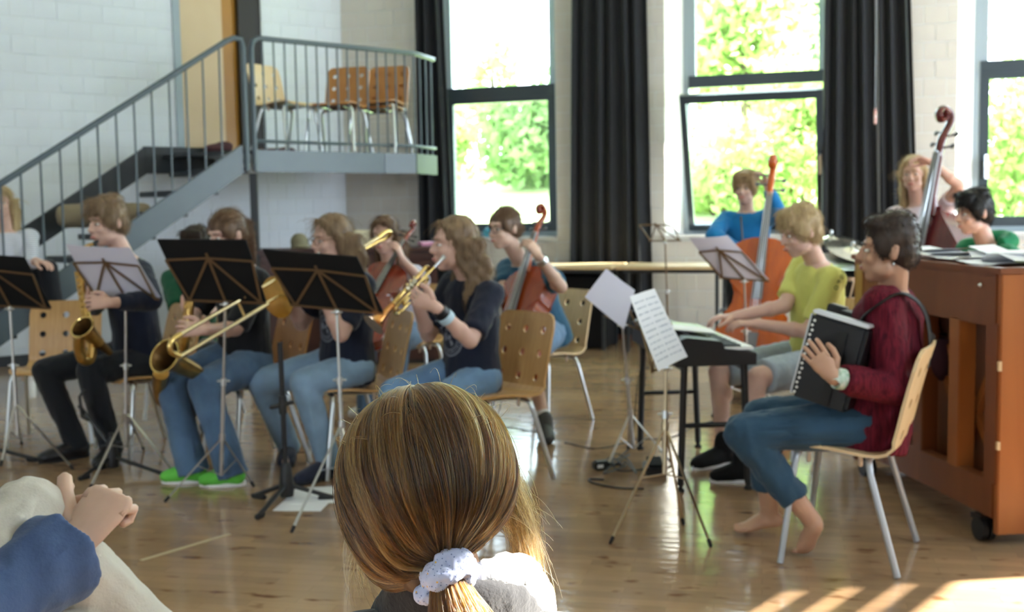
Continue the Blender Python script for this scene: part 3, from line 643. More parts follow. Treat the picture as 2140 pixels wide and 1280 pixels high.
# sheets on the lid
rg = random.Random(4)
for k, (u, v, rz, du) in enumerate(((.02, .20, .15, 0), (.10, .33, -.25, 0), (.03, .48, .05, 0), (.14, .12, .35, 0), (.05, .70, -.1, 0), (.20, .42, .6, 0), (.08, .9, .2, 0), (.26, .18, -.1, 0))):
    c = pc0 + PD * (u + .10) + PK * v + V(0, 0, PH + .003 + .0045 * k); b = MB(); R = Matrix.Rotation(rz + .1, 3, 'Z'); n = 6; vs = []
    for th in (0, 1):
        for i in range(n + 1):
            for j in (0, 1): x = -.105 + .21 * j; y = -.148 + .297 * i / n; vs.append(R @ V(x, y, .35 * max(0, abs(y) - .05) * (1 if k % 2 else .3) + .0008 * th))
    fs = [(2 * i, 2 * i + 1, 2 * i + 3, 2 * i + 2) for i in range(n)] + [(2 * (n + 1) + 2 * i, 2 * (n + 1) + 2 * i + 2, 2 * (n + 1) + 2 * i + 3, 2 * (n + 1) + 2 * i + 1) for i in range(n)]
    b.add(vs, fs); o = b.build('music_sheet', M['paper']); o.location = c; tag(o, ('white sheet lying flat at the near end of the piano lid, lowest of the pile', 'white sheet turned slightly clockwise on the piano lid, second lowest', 'straight white sheet in the middle of the piano lid', 'white sheet turned strongly at the near end of the piano lid', 'white sheet on the far half of the piano lid, beside the hooded person', 'white sheet lying most askew across the middle of the piano lid', 'white sheet at the far end of the piano lid', 'white sheet topmost at the near right of the piano lid')[k], 'sheet music', 'sheets on the piano')

# ---- tables by the window wall
M['tabletop'] = wood('pale_table_top', (.66, .50, .30), (.60, .44, .25), .3, (8, 1, 1))
def table(label, s0, s1):
    o = wq((s0 + s1) / 2, .72, 0); root = empty('folding_table', label, 'table', o); root.rotation_euler = (0, 0, math.atan2(WD.y, WD.x)); L = s1 - s0
    b = MB(); b.box((0, 0, .745), (L - .01, .66, .03)); b.build('table_top', M['tabletop'], root, smooth=False, bevel=.005)
    b = MB(); b.box((0, 0, .712), (L - .12, .52, .03)); b.build('apron', M['steel_dk'], root, smooth=False)
    for x in (-1, 1):
        for y in (-1, 1): q = MB(); q.bar((x * (L / 2 - .10), y * .25, 0), (x * (L / 2 - .10), y * .25, .70), .03, .03); q.build('leg', M['steel_dk'], root, smooth=False)
        q = MB(); q.bar((x * (L / 2 - .10), -.25, .35), (x * (L / 2 - .10), .25, .35), .02, .02); q.build('cross_bar', M['steel_dk'], root, smooth=False)
sa = lambda X: (X + 1.704) / .952
table('pale table left of the pair in front of the middle charcoal curtain', sa(.38), sa(1.20)); table('pale table right of the pair, under the tilted open window', sa(1.22), sa(2.15))
# black block standing in for shadowed curtain below the left table
b = MB(); R = Matrix.Rotation(math.atan2(WD.y, WD.x), 3, 'Z'); b.box(wq(sa(.80), .62, .34), (.62, .40, .66), R); o = b.build('shade_block', M['blackmat'], smooth=False, bevel=.01); tag(o, 'black block in place of the shaded curtain under the left table', 'box')

# ---- dark cabinet at the back, with things on top
M['mahog'] = wood('dark_mahogany', (.06, .018, .012), (.035, .011, .008), .35, (1, 8, 1))
cab_c = V(-1.42, 9.55, 0); CX = V(.95, .10, 0).normalized(); ca = math.atan2(CX.y, CX.x)
cab = empty('dark_cabinet', 'dark mahogany upright cabinet at the back below the landing', 'cabinet', cab_c, ca)
b = MB(); b.box((0, 0, .48), (1.56, .50, .90)); b.build('body', M['mahog'], cab, smooth=False, bevel=.006)
b = MB(); b.box((0, 0, .955), (1.62, .56, .04)); b.build('top', M['mahog'], cab, smooth=False, bevel=.008)
for x in (-.39, .39): b = MB(); b.box((x, -.255, .52), (.70, .02, .70)); b.build('door', M['mahog'], cab, smooth=False, bevel=.01)
b = MB(); b.box((0, 0, .02), (1.5, .44, .05)); b.build('plinth', M['black'], cab, smooth=False)
def on_cab(px, Y, dz=0): p = P(px, 520, Y); p.z = .976 + dz; return p
b = MB(); p = on_cab(626, 9.45); b.ell(p + V(0, 0, .055), (.075, .07, .075)); b.ell(p + V(.05, -.05, .012), (.07, .06, .012)); b.cap(p, p + V(0, 0, .01), .075); tag(organic(b, 'hat', mat('khaki_cap', (.21, .19, .12), .9), voxel=.009, wr=.002), 'khaki hat lying on the dark cabinet', 'hat')
b = MB(); p = on_cab(752, 9.62); b.loft([p + V(-.10, 0, .06), p + V(.12, 0, .065)], [.065, .06], [.085, .08], n=14); tag(organic(b, 'cushion', mat('cream_cushion', (.62, .56, .42), .9), voxel=.01, wr=.003), 'cream cushion on the dark cabinet behind the cello girl', 'cushion')
for n, px, Y, w, h, c, lb in (('folder', 893, 9.66, .13, .030, (.66, .30, .46), 'pink folder on the right end of the dark cabinet'), ('folder', 922, 9.60, .12, .024, (.10, .30, .52), 'blue folder on the right end of the dark cabinet')):
    b = MB(); p = on_cab(px, Y, h / 2 + .001); b.box(p, (w, .30, h), Matrix.Rotation(.2, 3, 'Z')); tag(b.build(n, mat(n + '_card', c, .6), smooth=False, bevel=.003), lb, 'folder')
b = MB(); sp = wq(sa(-.10), -.03, SILL + .045); b.box(sp, (.34, .16, .09), R); tag(b.build('storage_tub', mat('turquoise_plastic', (.10, .42, .55), .5), smooth=False, bevel=.015), 'turquoise tub on the sill behind the teal-shirted cellist', 'tub')
# white bottle on the floor, far left
bt = empty('bottle', 'white plastic bottle with wide cap on the floor under the empty amber chair', 'bottle', G(66, 832))
b = MB(); b.lathe([(.028, 0), (.031, .01), (.031, .11), (.024, .125)], n=18); b.build('body', M['white'], bt)
b = MB(); b.lathe([(.040, .125), (.042, .13), (.042, .165), (.030, .178), (.005, .18)], n=18); b.build('cap', M['white'], bt)
# low dark bench along the stair wall
b = MB(); R2 = Matrix.Rotation(math.atan2(LD.y, LD.x), 3, 'Z'); 

# ---- electric keyboard and its stand
KA = V(-.085, .996, 0).normalized(); KW = V(.996, .085, 0).normalized(); k0 = V(.735, 4.90, 0); KL = 1.0
kst = empty('keyboard_stand', 'black four-legged keyboard stand with cross bars', 'stand', k0); kst.matrix_world = Matrix.Translation(k0) @ Matrix.Rotation(math.atan2(KW.y, KW.x), 4, 'Z')
for x in (.03, .30):
    for y in (.05, KL - .05):
        b = MB(); b.tube([(x + (-.02 if x < .1 else .02), y, .03), (x, y, .57)], .016, 10); lg = b.build('leg', M['black'], kst)
        b = MB(); b.lathe([(.018, 0), (.018, .012), (.010, .02), (.010, .04)], (x + (-.02 if x < .1 else .02), y, 0), n=12); b.build('foot', M['rubber'], lg)
for y in (.05, KL - .05): b = MB(); b.tube([(.02, y, .30), (.31, y, .30)], .012, 8); b.build('cross_bar', M['black'], kst)
for x in (.03, .30): b = MB(); b.tube([(x, .05, .555), (x, KL - .05, .555)], .014, 8); b.build('side_bar', M['black'], kst)
kb = empty('electric_keyboard', 'black electric keyboard with white keys on a black stand', 'keyboard', k0); kb.matrix_world = Matrix.Translation(k0 + V(0, 0, .572)) @ Matrix.Rotation(math.atan2(KW.y, KW.x), 4, 'Z')
b = MB(); b.prism([(-.02, 0), (.345, 0), (.345, .055), (.20, .075), (.19, .108), (.03, .128), (-.02, .11)], (0, 0, 0), (1, 0, 0), (0, 0, 1), (0, 1, 0), KL); b.build('case', M['black'], kb, smooth=False, bevel=.004)
wm = mat('white_key', (.82, .81, .78), .25); wk = MB(); wk.box((.272, 0, .072), (.13, .021, .014)); q = wk.build('white_key', wm, None, smooth=False, bevel=.0015); wme = q.data; bpy.data.objects.remove(q)
bk = MB(); bk.box((.245, 0, .082), (.08, .011, .012)); q = bk.build('black_key', M['black'], None, smooth=False, bevel=.0015); bme = q.data; bpy.data.objects.remove(q)
for k in range(42):
    o = link(bpy.data.objects.new('white_key', wme), kb); o.location = (0, .035 + .0222 * k, 0)
    if k % 7 not in (2, 6) and k < 41: o = link(bpy.data.objects.new('black_key', bme), kb); o.location = (0, .035 + .0222 * (k + .5), 0)
b = MB(); b.box((.09, .52, .123), (.12, .20, .004), Matrix.Rotation(.08, 3, 'Y')); b.build('display_panel', mat('grey_panel', (.10, .11, .12), .2), kb, smooth=False)
for y in (.20, .25, .30, .74, .79, .84): b = MB(); b.lathe([(.010, 0), (.010, .006), (.006, .008)], (.08, y, .120), n=10); b.build('knob', M['greytube'], kb)
# open song book on the keyboard
sb = empty('song_book', 'open song book with white and green pages lying on the electric keyboard', 'book', k0 + KA * .36 + KW * .06 + V(0, 0, .715)); sb.rotation_euler = (0, .12, math.atan2(KW.y, KW.x) + .05)
def page(y0, y1, col, name):
    b = MB(); n = 6; vs = []
    for th in (0, -.003):
        for i in range(n + 1):
            y = y0 + (y1 - y0) * i / n; z = .012 * math.sin(PI * i / n)
            for x in (-.14, .14): vs.append((x, y, z + th))
    b.add(vs, [(2 * i, 2 * i + 1, 2 * i + 3, 2 * i + 2) for i in range(n)] + [(14 + 2 * i, 14 + 2 * i + 2, 14 + 2 * i + 3, 14 + 2 * i + 1) for i in range(n)] + [(0, 2, 16, 14)[::-1], (1, 15, 17, 3)[::-1]]); return b.build(name, col, sb, smooth=True)
gp = mat('printed_page', (.72, .74, .72), .5, col2=(.28, .44, .12), vs=9)
page(-.20, 0, M['paper'], 'page'); page(0, .20, gp, 'page')
# pedal, adapter and cables
b = MB(); R = Matrix.Rotation(.1, 3, 'Z'); pd = empty('sustain_pedal', 'black sustain pedal on the floor left of the keyboard stand', 'pedal', G(1368, 988)); b.box((0, 0, .02), (.10, .16, .04)); b.build('base', M['black'], pd, smooth=False, bevel=.006)
b = MB(); b.box((0, -.01, .055), (.07, .12, .012), Matrix.Rotation(.15, 3, 'X')); b.build('treadle', M['blackmat'], pd, smooth=False, bevel=.003)
ad = empty('power_adapter', 'black power adapter lying among cables on the floor', 'adapter', G(1256, 982)); b = MB(); b.box((0, 0, .022), (.075, .06, .044), Matrix.Rotation(.3, 3, 'Z')); b.build('case', M['black'], ad, smooth=False, bevel=.008)
b = MB(); b.box((-.005, -.0355, .024), (.03, .003, .015), Matrix.Rotation(.3, 3, 'Z')); b.build('label_plate', M['paper'], ad, smooth=False)
def cable(label, pts, r=.0045, name='cable'):
    b = MB(); out = []; pts = [Vector(p) for p in pts]
    for i in range(len(pts) - 1):
        p0, p1, p2, p3 = pts[max(i - 1, 0)], pts[i], pts[i + 1], pts[min(i + 2, len(pts) - 1)]
        for k in range(6): t = k / 6; out.append(.5 * ((2 * p1) + (p2 - p0) * t + (2 * p0 - 5 * p1 + 4 * p2 - p3) * t * t + (3 * p1 - p0 - 3 * p2 + p3) * t ** 3))
    b.tube(out + [pts[-1]], r, 6); o = b.build(name, M['black']); tag(o, label, 'cable'); return o
cable('black cable loop lying on the floor nearest the brass stand', [G(1345, 1022, .005), G(1290, 1020, .005), G(1240, 1010, .005), G(1232, 1002, .005), G(1262, 1003, .005)])
rg = random.Random(11)
cable('tangled black cable heap beside the power adapter', [G(1262, 978, .02)] + [G(1285 + rg.uniform(-22, 45), 968 + rg.uniform(-22, 22), rg.uniform(.004, .05)) for _ in range(16)] + [G(1360, 980, .01)], .0035)
cable('thin black cable rising from the floor to the keyboard', [G(1290, 960, .01), G(1318, 930, .02), P(1326, 870, 5.75), P(1333, 800, 5.72), P(1345, 745, 5.68)], .003)
cable('long thin black cable running along the floor behind the keyboard stand', [G(1180, 925, .004), G(1250, 938, .004), G(1330, 920, .004), G(1400, 915, .004), G(1470, 885, .004), G(1530, 880, .004)], .003)
cable('thin black cable crossing the floor between the trumpet chair and the cellist', [G(1000, 905, .004), G(1060, 893, .004), G(1110, 902, .004), G(1140, 900, .004)], .003)
for k, (x, y, rz) in enumerate(((660, 1036, .1), (640, 1050, -.1))):
    b = MB(); b.box((0, 0, .001), (.21, .297, .002)); o = b.build('floor_paper', M['paper'], smooth=False); o.location = G(x, y, .001 + .002 * (1 - k)); o.rotation_euler = (0, 0, rz); tag(o, ('white sheet lying flat under the black trombone stand', 'white sheet on the floor under the trombone stand, partly covered by another')[1 - k], 'sheet music')

# ---- drum kit
M['cymbal'] = mat('cymbal_bronze', (.70, .66, .56), .18, 1.); M['drumhead'] = mat('drum_head', (.78, .77, .74), .5)
dk = empty('drum_kit', 'drum kit with cymbals and silver hardware behind the keyboard boy', 'drum kit', (2.08, 6.95, 0)); O = dk.location.copy()
def rel(p): return Vector(p) - O
def cymbal(c, r, tilt, foot):
    c = rel(c); ax = V(tilt[0], tilt[1], 1).normalized(); b = MB(); b.lathe([(.002, .022), (.018, .021), (.03, .012), (r * .5, .004), (r, -.006), (r, -.008), (r * .5, .002), (.03, .010), (.002, .016)], c, ax, 28); b.build('cymbal', M['cymbal'], dk)
    f = rel(foot); b = MB(); b.tube([c - ax * .03, V(f.x, f.y, .35)], .010, 8)
    for k in range(3): a = k * 2.1 + .4; b.tube([(f.x, f.y, .35), (f.x + .22 * math.cos(a), f.y + .22 * math.sin(a), .01)], .008, 6)
    b.build('cymbal_stand', M['chrome'], dk); b = MB(); b.lathe([(.010, .03), (.012, .05), (.006, .06)], c, ax, 10); b.build('wing_nut', M['chrome'], dk)
cymbal(P(1736, 500, 7.30), .185, (.05, -.16), (2.20, 7.5, 0)); cymbal(P(1778, 524, 6.80), .155, (.22, -.40), (2.0, 7.0, 0))
def drum(name, c, r, h, ax, col, hoops=True):
    c = rel(c); ax = Vector(ax).normalized(); b = MB(); b.lathe([(r, 0), (r, h)], c, ax, 28); o = b.build(name, col, dk)
    b = MB(); b.lathe([(.001, h + .002), (r * .98, h + .002), (r * .98, h - .002), (.001, h - .003)], c, ax, 28); b.build('drum_head', M['drumhead'], o)
    for z in (0, h): b = MB(); b.lathe([(r + .008, z - .012), (r + .010, z), (r + .008, z + .012), (r, z + .012), (r, z - .012), (r + .008, z - .012)], c, ax, 28); b.build('hoop', M['chrome'], o)
    e1 = ax.orthogonal().normalized(); e2 = ax.cross(e1)
    for k in range(8): a = k * PI / 4; q = c + (e1 * math.cos(a) + e2 * math.sin(a)) * (r + .008); b = MB(); b.tube([q + ax * .01, q + ax * (h - .01)], .006, 6); b.build('lug', M['chrome'], o)
M['drumblack'] = mat('black_drum_wrap', (.012, .012, .014), .2)
drum('snare_drum', P(1757, 585, 6.70) + V(0, 0, -.04), .165, .13, (.10, -.42, 1), M['drumblack']); drum('floor_tom', V(2.30, 6.95, .18), .18, .36, (0, 0, 1), M['drumblack']); drum('bass_drum', V(1.98, 7.30, .26), .24, .36, (.35, .93, 0), M['drumblack'])
b = MB(); f = rel(V(1.97, 6.75, 0)); b.tube([(f.x, f.y, .62), (f.x, f.y, .25)], .012, 8)
for k in range(3): a = k * 2.1; b.tube([(f.x, f.y, .28), (f.x + .2 * math.cos(a), f.y + .2 * math.sin(a), .01)], .009, 6)
b.build('snare_stand', M['chrome'], dk)
th = empty('drum_throne', 'round black drum stool under the green-hooded person', 'stool', (2.72, 6.36, 0)); b = MB(); b.lathe([(.02, .52), (.17, .52), (.185, .55), (.17, .585), (.02, .59)], n=24); b.build('seat', M['black'], th)
b = MB(); b.tube([(0, 0, .52), (0, 0, .2)], .015, 8)
for k in range(3): a = k * 2.1; b.tube([(0, 0, .3), (.2 * math.cos(a), .2 * math.sin(a), .01)], .010, 6)
b.build('tripod', M['chrome'], th)

# ---- music stands
def stand(label, poleb, desk, feet, collar, m=None, mp=None, cmpx=None, group='folding wire music stands', lean=None):
    """poleb floor point under the pole; desk = four corner points TL TR BR BL; feet floor points"""
    m = m or M['bronze']; mp = mp or M['nickel']; root = empty('music_stand', label, 'music stand', poleb, group=group); O = root.location.copy(); r_ = lambda p: Vector(p) - O
    TL, TR, BR, BL = [r_(p) for p in desk]; bc = (BL + BR) / 2; tc_ = (TL + TR) / 2; up = (tc_ - bc); hub = bc + up * .72
    top = bc.copy(); b0 = V(0, 0, max(collar - .18, .03))
    mid = b0.lerp(top, .55); b = MB(); b.tube([b0, mid], .0095, 10); b.build('lower_tube', mp, root)
    b = MB(); b.tube([mid, top], .0065, 10); b.build('upper_tube', mp, root)
    b = MB(); b.lathe([(.013, -.02), (.013, .012)], mid, (top - b0), 12); b.cap(mid + V(-.025, 0, 0), mid + V(.025, 0, 0), .005, .005, 8); b.build('clamp', M['chrome'], root)
    b = MB(); b.ell(top - V(0, 0, .012), (.013, .013, .016)); b.cap(top + V(-.022, -.004, -.012), top + V(.022, -.004, -.012), .004, .004, 8); b.build('desk_joint', M['chrome'], root)
    cz = V(0, 0, collar) + (top - b0) * 0; cz = b0.lerp(top, (collar - b0.z) / max(.1, (top.z - b0.z)))
    b = MB(); b.lathe([(.014, -.015), (.014, .015)], cz, (top - b0), 12); b.build('collar', mp, root)
    for fpt in feet:
        q = r_(fpt) + V(0, 0, .006); b = MB(); b.bar(cz, q, .010, .005, (0, 0, 1)); lg = b.build('leg', mp, root, smooth=False); b = MB(); b.cap(q - (q - cz).normalized() * .02, q, .008, .007, 8); b.build('rubber_tip', M['rubber'], lg)
        b = MB(); h = cz.lerp(q, .45); b.bar(b0, h, .008, .004); b.build('brace', mp, root, smooth=False)
    w = .011; nrm = (TR - TL).cross(up).normalized()
    def bar(a, b_, name): q = MB(); q.bar(a, b_, w, .003, nrm); q.build(name, m, root, smooth=False)
    bar(bc, bc + up * .80, 'spine'); bar(BL, BR, 'lip'); q1, q2 = TL.lerp(BL, .32), TR.lerp(BR, .32); bar(hub, q1, 'arm'); bar(hub, q2, 'arm'); bar(hub, BL.lerp(BR, .06), 'arm'); bar(hub, BR.lerp(BL, .06), 'arm'); bar(q1, BL.lerp(BR, .06), 'side_arm'); bar(q2, BR.lerp(BL, .06), 'side_arm')
    return root
def panel(name, label, cat, desk, m, off, th=.004, curl=0., group=None, n=6):
    TL, TR, BR, BL = [Vector(p) for p in desk]; nr = (TR - TL).cross(BL - TL).normalized()
    if nr.y < 0: nr = -nr                         # away from the camera = players' side
    b = MB(); vs = []
    for t in (0, 1):
        for i in range(n + 1):
            for j in range(n + 1):
                u, v = i / n, j / n; p = TL.lerp(TR, u).lerp(BL.lerp(BR, u), v); c = curl * (u - .5) ** 2 * 4 + (curl * .6 * (1 - v) ** 3)
                vs.append(p + nr * (off + c + th * t))
    N = (n + 1) ** 2; fs = []
    for i in range(n):
        for j in range(n): a = i * (n + 1) + j; fs += [(a, a + 1, a + n + 2, a + n + 1), (N + a, N + a + n + 1, N + a + n + 2, N + a + 1)]
    for j in range(n): fs += [(j, N + j, N + j + 1, j + 1), (n * (n + 1) + j, n * (n + 1) + j + 1, N + n * (n + 1) + j + 1, N + n * (n + 1) + j)]
    for i in range(n): a, c_ = i * (n + 1), (i + 1) * (n + 1); fs += [(a, c_, N + c_, N + a), (a + n, N + a + n, N + c_ + n, c_ + n)]
    b.add(vs, fs); o = b.build(name, m, smooth=True, angle=.9); tag(o, label, cat, group); return o
def quad(px, Yt, Yb): return [P(*px[0], Yt), P(*px[1], Yt), P(*px[2], Yb), P(*px[3], Yb)]
dA = quad(((-125, 527), (50, 540), (106, 646), (-65, 636)), 5.80, 5.92); stand('wire music stand at the far left edge holding a black folder', G(40, 962), dA, [G(2, 975), G(152, 982), G(45, 930)], .30)
panel('music_folder', 'black folder on the far left music stand', 'folder', dA, M['blackmat'], .006, .008)
dB = quad(((134, 516), (268, 523), (333, 626), (192, 620)), 5.42, 5.56); stand('wire music stand in front of the saxophone boy with a white sheet', G(266, 985), dB, [G(188, 1025), G(372, 1000), G(300, 940)], .30)
panel('music_sheet', 'white double sheet seen from behind on the saxophone boy\'s stand', 'sheet music', dB, M['lilac'], .006, .0015, .01)  # lilac: white paper with the shade put into its colour
dC = quad(((327, 503), (513, 504), (556, 634), (386, 628)), 4.88, 5.02); stand('wire music stand holding a black folder before the girl with green shoes', G(464, 1030), dC, [G(346, 1050), G(530, 1018), G(470, 985)], .26)
panel('music_folder', 'wide black folder on the music stand before the girl with green shoes', 'folder', dC, M['blackmat'], .006, .008)
dD = quad(((548, 524), (745, 540), (801, 656), (606, 638)), 4.68, 4.82); stand('silver-tubed music stand with black folder before the trombone player', V(-.745, 4.80, 0), dD, [G(610, 1114), G(770, 1085), G(715, 1000)], .36, mp=M['chrome'])
panel('music_folder', 'black folder on the music stand before the trombone player', 'folder', dD, M['blackmat'], .006, .008)
dE = [P(1262, 561, 5.50), P(1322, 606, 5.62), P(1300, 688, 5.56), P(1218, 620, 5.44)]; stand('music stand with shade-tinted sheet seen from behind, left of the keyboard', V(.60, 5.60, 0), [P(1270, 566, 5.52), P(1328, 610, 5.64), P(1338, 690, 5.66), P(1262, 660, 5.52)], [V(.45, 5.42, 0), V(.78, 5.50, 0), V(.60, 5.85, 0)], .24)
panel('music_sheet', 'shade-tinted sheet seen from behind on the stand left of the keyboard', 'sheet music', dE, M['lilac'], -.012, .0015, -.004)
dF = [P(1302, 621, 4.16), P(1354, 604, 4.30), P(1425, 746, 4.42), P(1364, 777, 4.28)]; sF = [P(1330, 640, 4.27), P(1392, 640, 4.39), P(1422, 750, 4.45), P(1360, 778, 4.33)]
stand('brass-coloured music stand with a bright printed sheet, before the accordion player', V(.582, 4.30, 0), sF, [G(1276, 1138), G(1485, 1144), G(1428, 1098)], .42, m=mat('pale_brass_paint', (.46, .34, .20), .35, .8), mp=mat('pale_brass_tube', (.55, .44, .30), .3, 1.))
sheet = panel('music_sheet', 'bright printed music sheet hanging over the brass-coloured stand', 'sheet music', dF, M['paper'], -.02, .0012, -.006)
pr = mat('grey_staff_print', (.42, .45, .50), .9); TLs, TRs, BRs, BLs = dF; nn = (TRs - TLs).cross(BLs - TLs).normalized(); nn = -nn if nn.y > 0 else nn
b = MB()
for k in range(11):                                        # staves and note blobs
    v = .10 + .078 * k; rg = random.Random(k)
    for u0, u1 in ((.08, .50), (.56, .94)):
        for i in range(6):
            ua, ub = u0 + (u1 - u0) * i / 6, u0 + (u1 - u0) * (i + 1) / 6 - .012; w = rg.uniform(.004, .012)
            def pt(u, v): cu = -.006 * (u - .5) ** 2 * 4 - .0036 * (1 - v) ** 3; return TLs.lerp(TRs, u).lerp(BLs.lerp(BRs, u), v) + nn * (.0212 - cu)
            b.add([pt(ua, v - w), pt(ub, v - w), pt(ub, v + w), pt(ua, v + w)], [(0, 1, 2, 3)])
b.build('printed_staves', pr, sheet, smooth=False)
dG = quad(((1440, 501), (1522, 498), (1608, 588), (1503, 581)), 6.62, 6.78); stand('music stand with pale sheet before the orange double bass', V(1.44, 6.85, 0), dG, [V(1.2, 6.72, 0), V(1.62, 6.62, 0), V(1.46, 7.1, 0)], .3)
panel('music_sheet', 'shade-tinted sheet seen from behind on the stand before the orange double bass', 'sheet music', dG, M['lilac'], .006, .0015, .012)
dH = quad(((1326, 455), (1400, 458), (1424, 503), (1356, 504)), 8.75, 8.85); stand('empty dark wire music stand before the middle curtain', P(1392, 505, 8.9) * 1, dH, [V(1.05, 8.75, 0), V(1.42, 8.72, 0), V(1.25, 9.12, 0)], .3, mp=M['bronze']) if False else stand('empty dark wire music stand before the middle curtain', V(1.24, 8.87, 0), dH, [V(1.05, 8.75, 0), V(1.42, 8.72, 0), V(1.25, 9.12, 0)], .3, mp=M['bronze'])
# black instrument stands
def inst_stand(label, o, top, feet, yoke=True):
    root = empty('instrument_stand', label, 'instrument stand', o); O = root.location.copy()
    b = MB(); b.tube([V(0, 0, .05), Vector(top) - O], .012, 10); b.build('pole', M['black'], root)
    b = MB(); b.lathe([(.030, .02), (.034, .05), (.026, .14), (.018, .17)], n=14); b.build('hub', M['black'], root)
    for f in feet: q = Vector(f) - O + V(0, 0, .014); b = MB(); b.tube([V(0, 0, .075), q], .010, 8); lg = b.build('leg', M['black'], root); b = MB(); b.cap(q - q.normalized() * .05, q, .013, .012, 8); b.build('rubber_foot', M['rubber'], lg)
    t = (Vector(top) - O); b = MB(); c = V(0, 0, .05).lerp(t, .58); b.lathe([(.017, -.04), (.019, 0), (.017, .04)], c, t, 12); b.cap(c + V(-.05, 0, -.01), c + V(.045, 0, .01), .011, .009, 8); b.build('clamp', M['black'], root)
    return root
o_ = G(600, 1047); inst_stand('black trombone stand with empty upright pole and tripod base', o_, P(585, 716, o_.y - .02), [G(530, 1043), G(538, 1088), G(694, 1046)])
o_ = G(236, 985); sx_ = inst_stand('low black saxophone stand behind the white sheet stand', o_, P(232, 905, o_.y), [G(168, 1006), G(356, 1002), G(205, 962)])
b = MB(); O = sx_.location.copy(); b.tube([P(228, 930, o_.y) - O, P(190, 880, o_.y + .02) - O, P(165, 848, o_.y + .03) - O], .010, 8); b.tube([P(190, 880, o_.y + .02) - O, P(172, 872, o_.y) - O, P(166, 830, o_.y) - O, P(176, 815, o_.y) - O], .008, 8); b.build('bracket', M['black'], sx_)
o_ = G(-30, 962); inst_stand('low black instrument stand at the left edge', o_, P(-28, 880, o_.y), [G(78, 966), G(-60, 985), G(-70, 950)])
# cloth bag hanging behind the accordion player
bg_ = empty('cloth_bag', 'dark plum cloth bag hanging on the back of the piano', 'bag', P(1970, 745, 4.66)); b = MB(); b.ell((0, 0, -.01), (.062, .05, .088)); b.ell((.012, .01, -.05), (.055, .05, .055)); organic(b, 'bag_body', mat('plum_cloth', (.045, .012, .025), .85), bg_, voxel=.008, wr=.004)
b = MB(); b.tube([(-.05, 0, .06), (-.02, .03, .09), (.06, .06, .085)], .004, 6); b.build('strap', M['black'], bg_)
# ================================================================== PEOPLE (toolkit)
def skinmat(n, c): return mat(n, c, .5, var=.12, vs=18, trans=.12, spec=.35)
SK = {'fair': skinmat('fair_skin', (.64, .43, .335)), 'pink': skinmat('rosy_skin', (.64, .405, .325)), 'tan': skinmat('tanned_skin', (.52, .30, .20))}
def hairmat(n, c, c2):
    return mat(n, c, .45, col2=c2, vs=34, stretch=(1, 1, .18), bump=.8, bs=70, spec=.35)
HR = {'brown': hairmat('brown_hair', (.17, .10, .06), (.08, .045, .025)), 'darkblond': hairmat('dark_blond_hair', (.25, .165, .095), (.12, .075, .042)),
      'blond': hairmat('blond_hair', (.54, .40, .22), (.30, .20, .10)), 'dark': hairmat('dark_brown_hair', (.055, .035, .025), (.02, .013, .010)), 'black': hairmat('black_hair', (.016, .014, .014), (.006, .006, .006)),
      'ginger': hairmat('light_brown_hair', (.42, .29, .16), (.23, .15, .075))}
def cloth(n, c, var=.18, bump=.3, vs=9., rough=.9): return mat(n, c, rough, var=var, vs=vs, bump=bump, bs=160, sheen=.15, spec=.25)
M['eye'] = mat('eye_white', (.75, .73, .70), .2); M['iris'] = mat('iris', (.035, .03, .028), .15); M['lip'] = mat('lips', (.50, .20, .17), .4)

def headframe(look, up=V(0, 0, 1), tilt=0.):
    f = Vector(look).normalized(); r = f.cross(up).normalized(); u = r.cross(f)
    if tilt: q = Matrix.Rotation(tilt, 3, f); r = q @ r; u = q @ u
    return Matrix((r, f, u)).transposed()
def xf(mb, R, o, s=1.0):
    mb.v = [tuple(R @ (Vector(v) * s) + o) for v in mb.v]; return mb
def merge(a, b):
    a.add(b.v, b.f); return a

def head_shape():
    h = MB()
    h.ell((0, -.014, .034), (.074, .093, .086)); h.ell((0, .028, -.040), (.056, .062, .072)); h.ell((0, .052, -.088), (.030, .030, .024))
    h.ell((.030, .02, -.065), (.03, .045, .03)); h.ell((-.030, .02, -.065), (.03, .045, .03))
    h.ell((0, .066, .031), (.052, .020, .013)); h.cap((0, .086, .012), (0, .104, -.022), .0075, .0115)
    h.ell((.011, .094, -.027), (.007, .010, .006)); h.ell((-.011, .094, -.027), (.007, .010, .006))
    for s in (1, -1):
        h.ell((s * .036, .062, -.026), (.024, .024, .022)); h.ell((s * .074, -.012, -.004), (.010, .020, .032), Matrix.Rotation(s * .3, 3, 'Z'))
    h.ell((0, .086, -.054), (.022, .012, .007)); h.ell((0, .084, -.064), (.019, .012, .008))
    return h

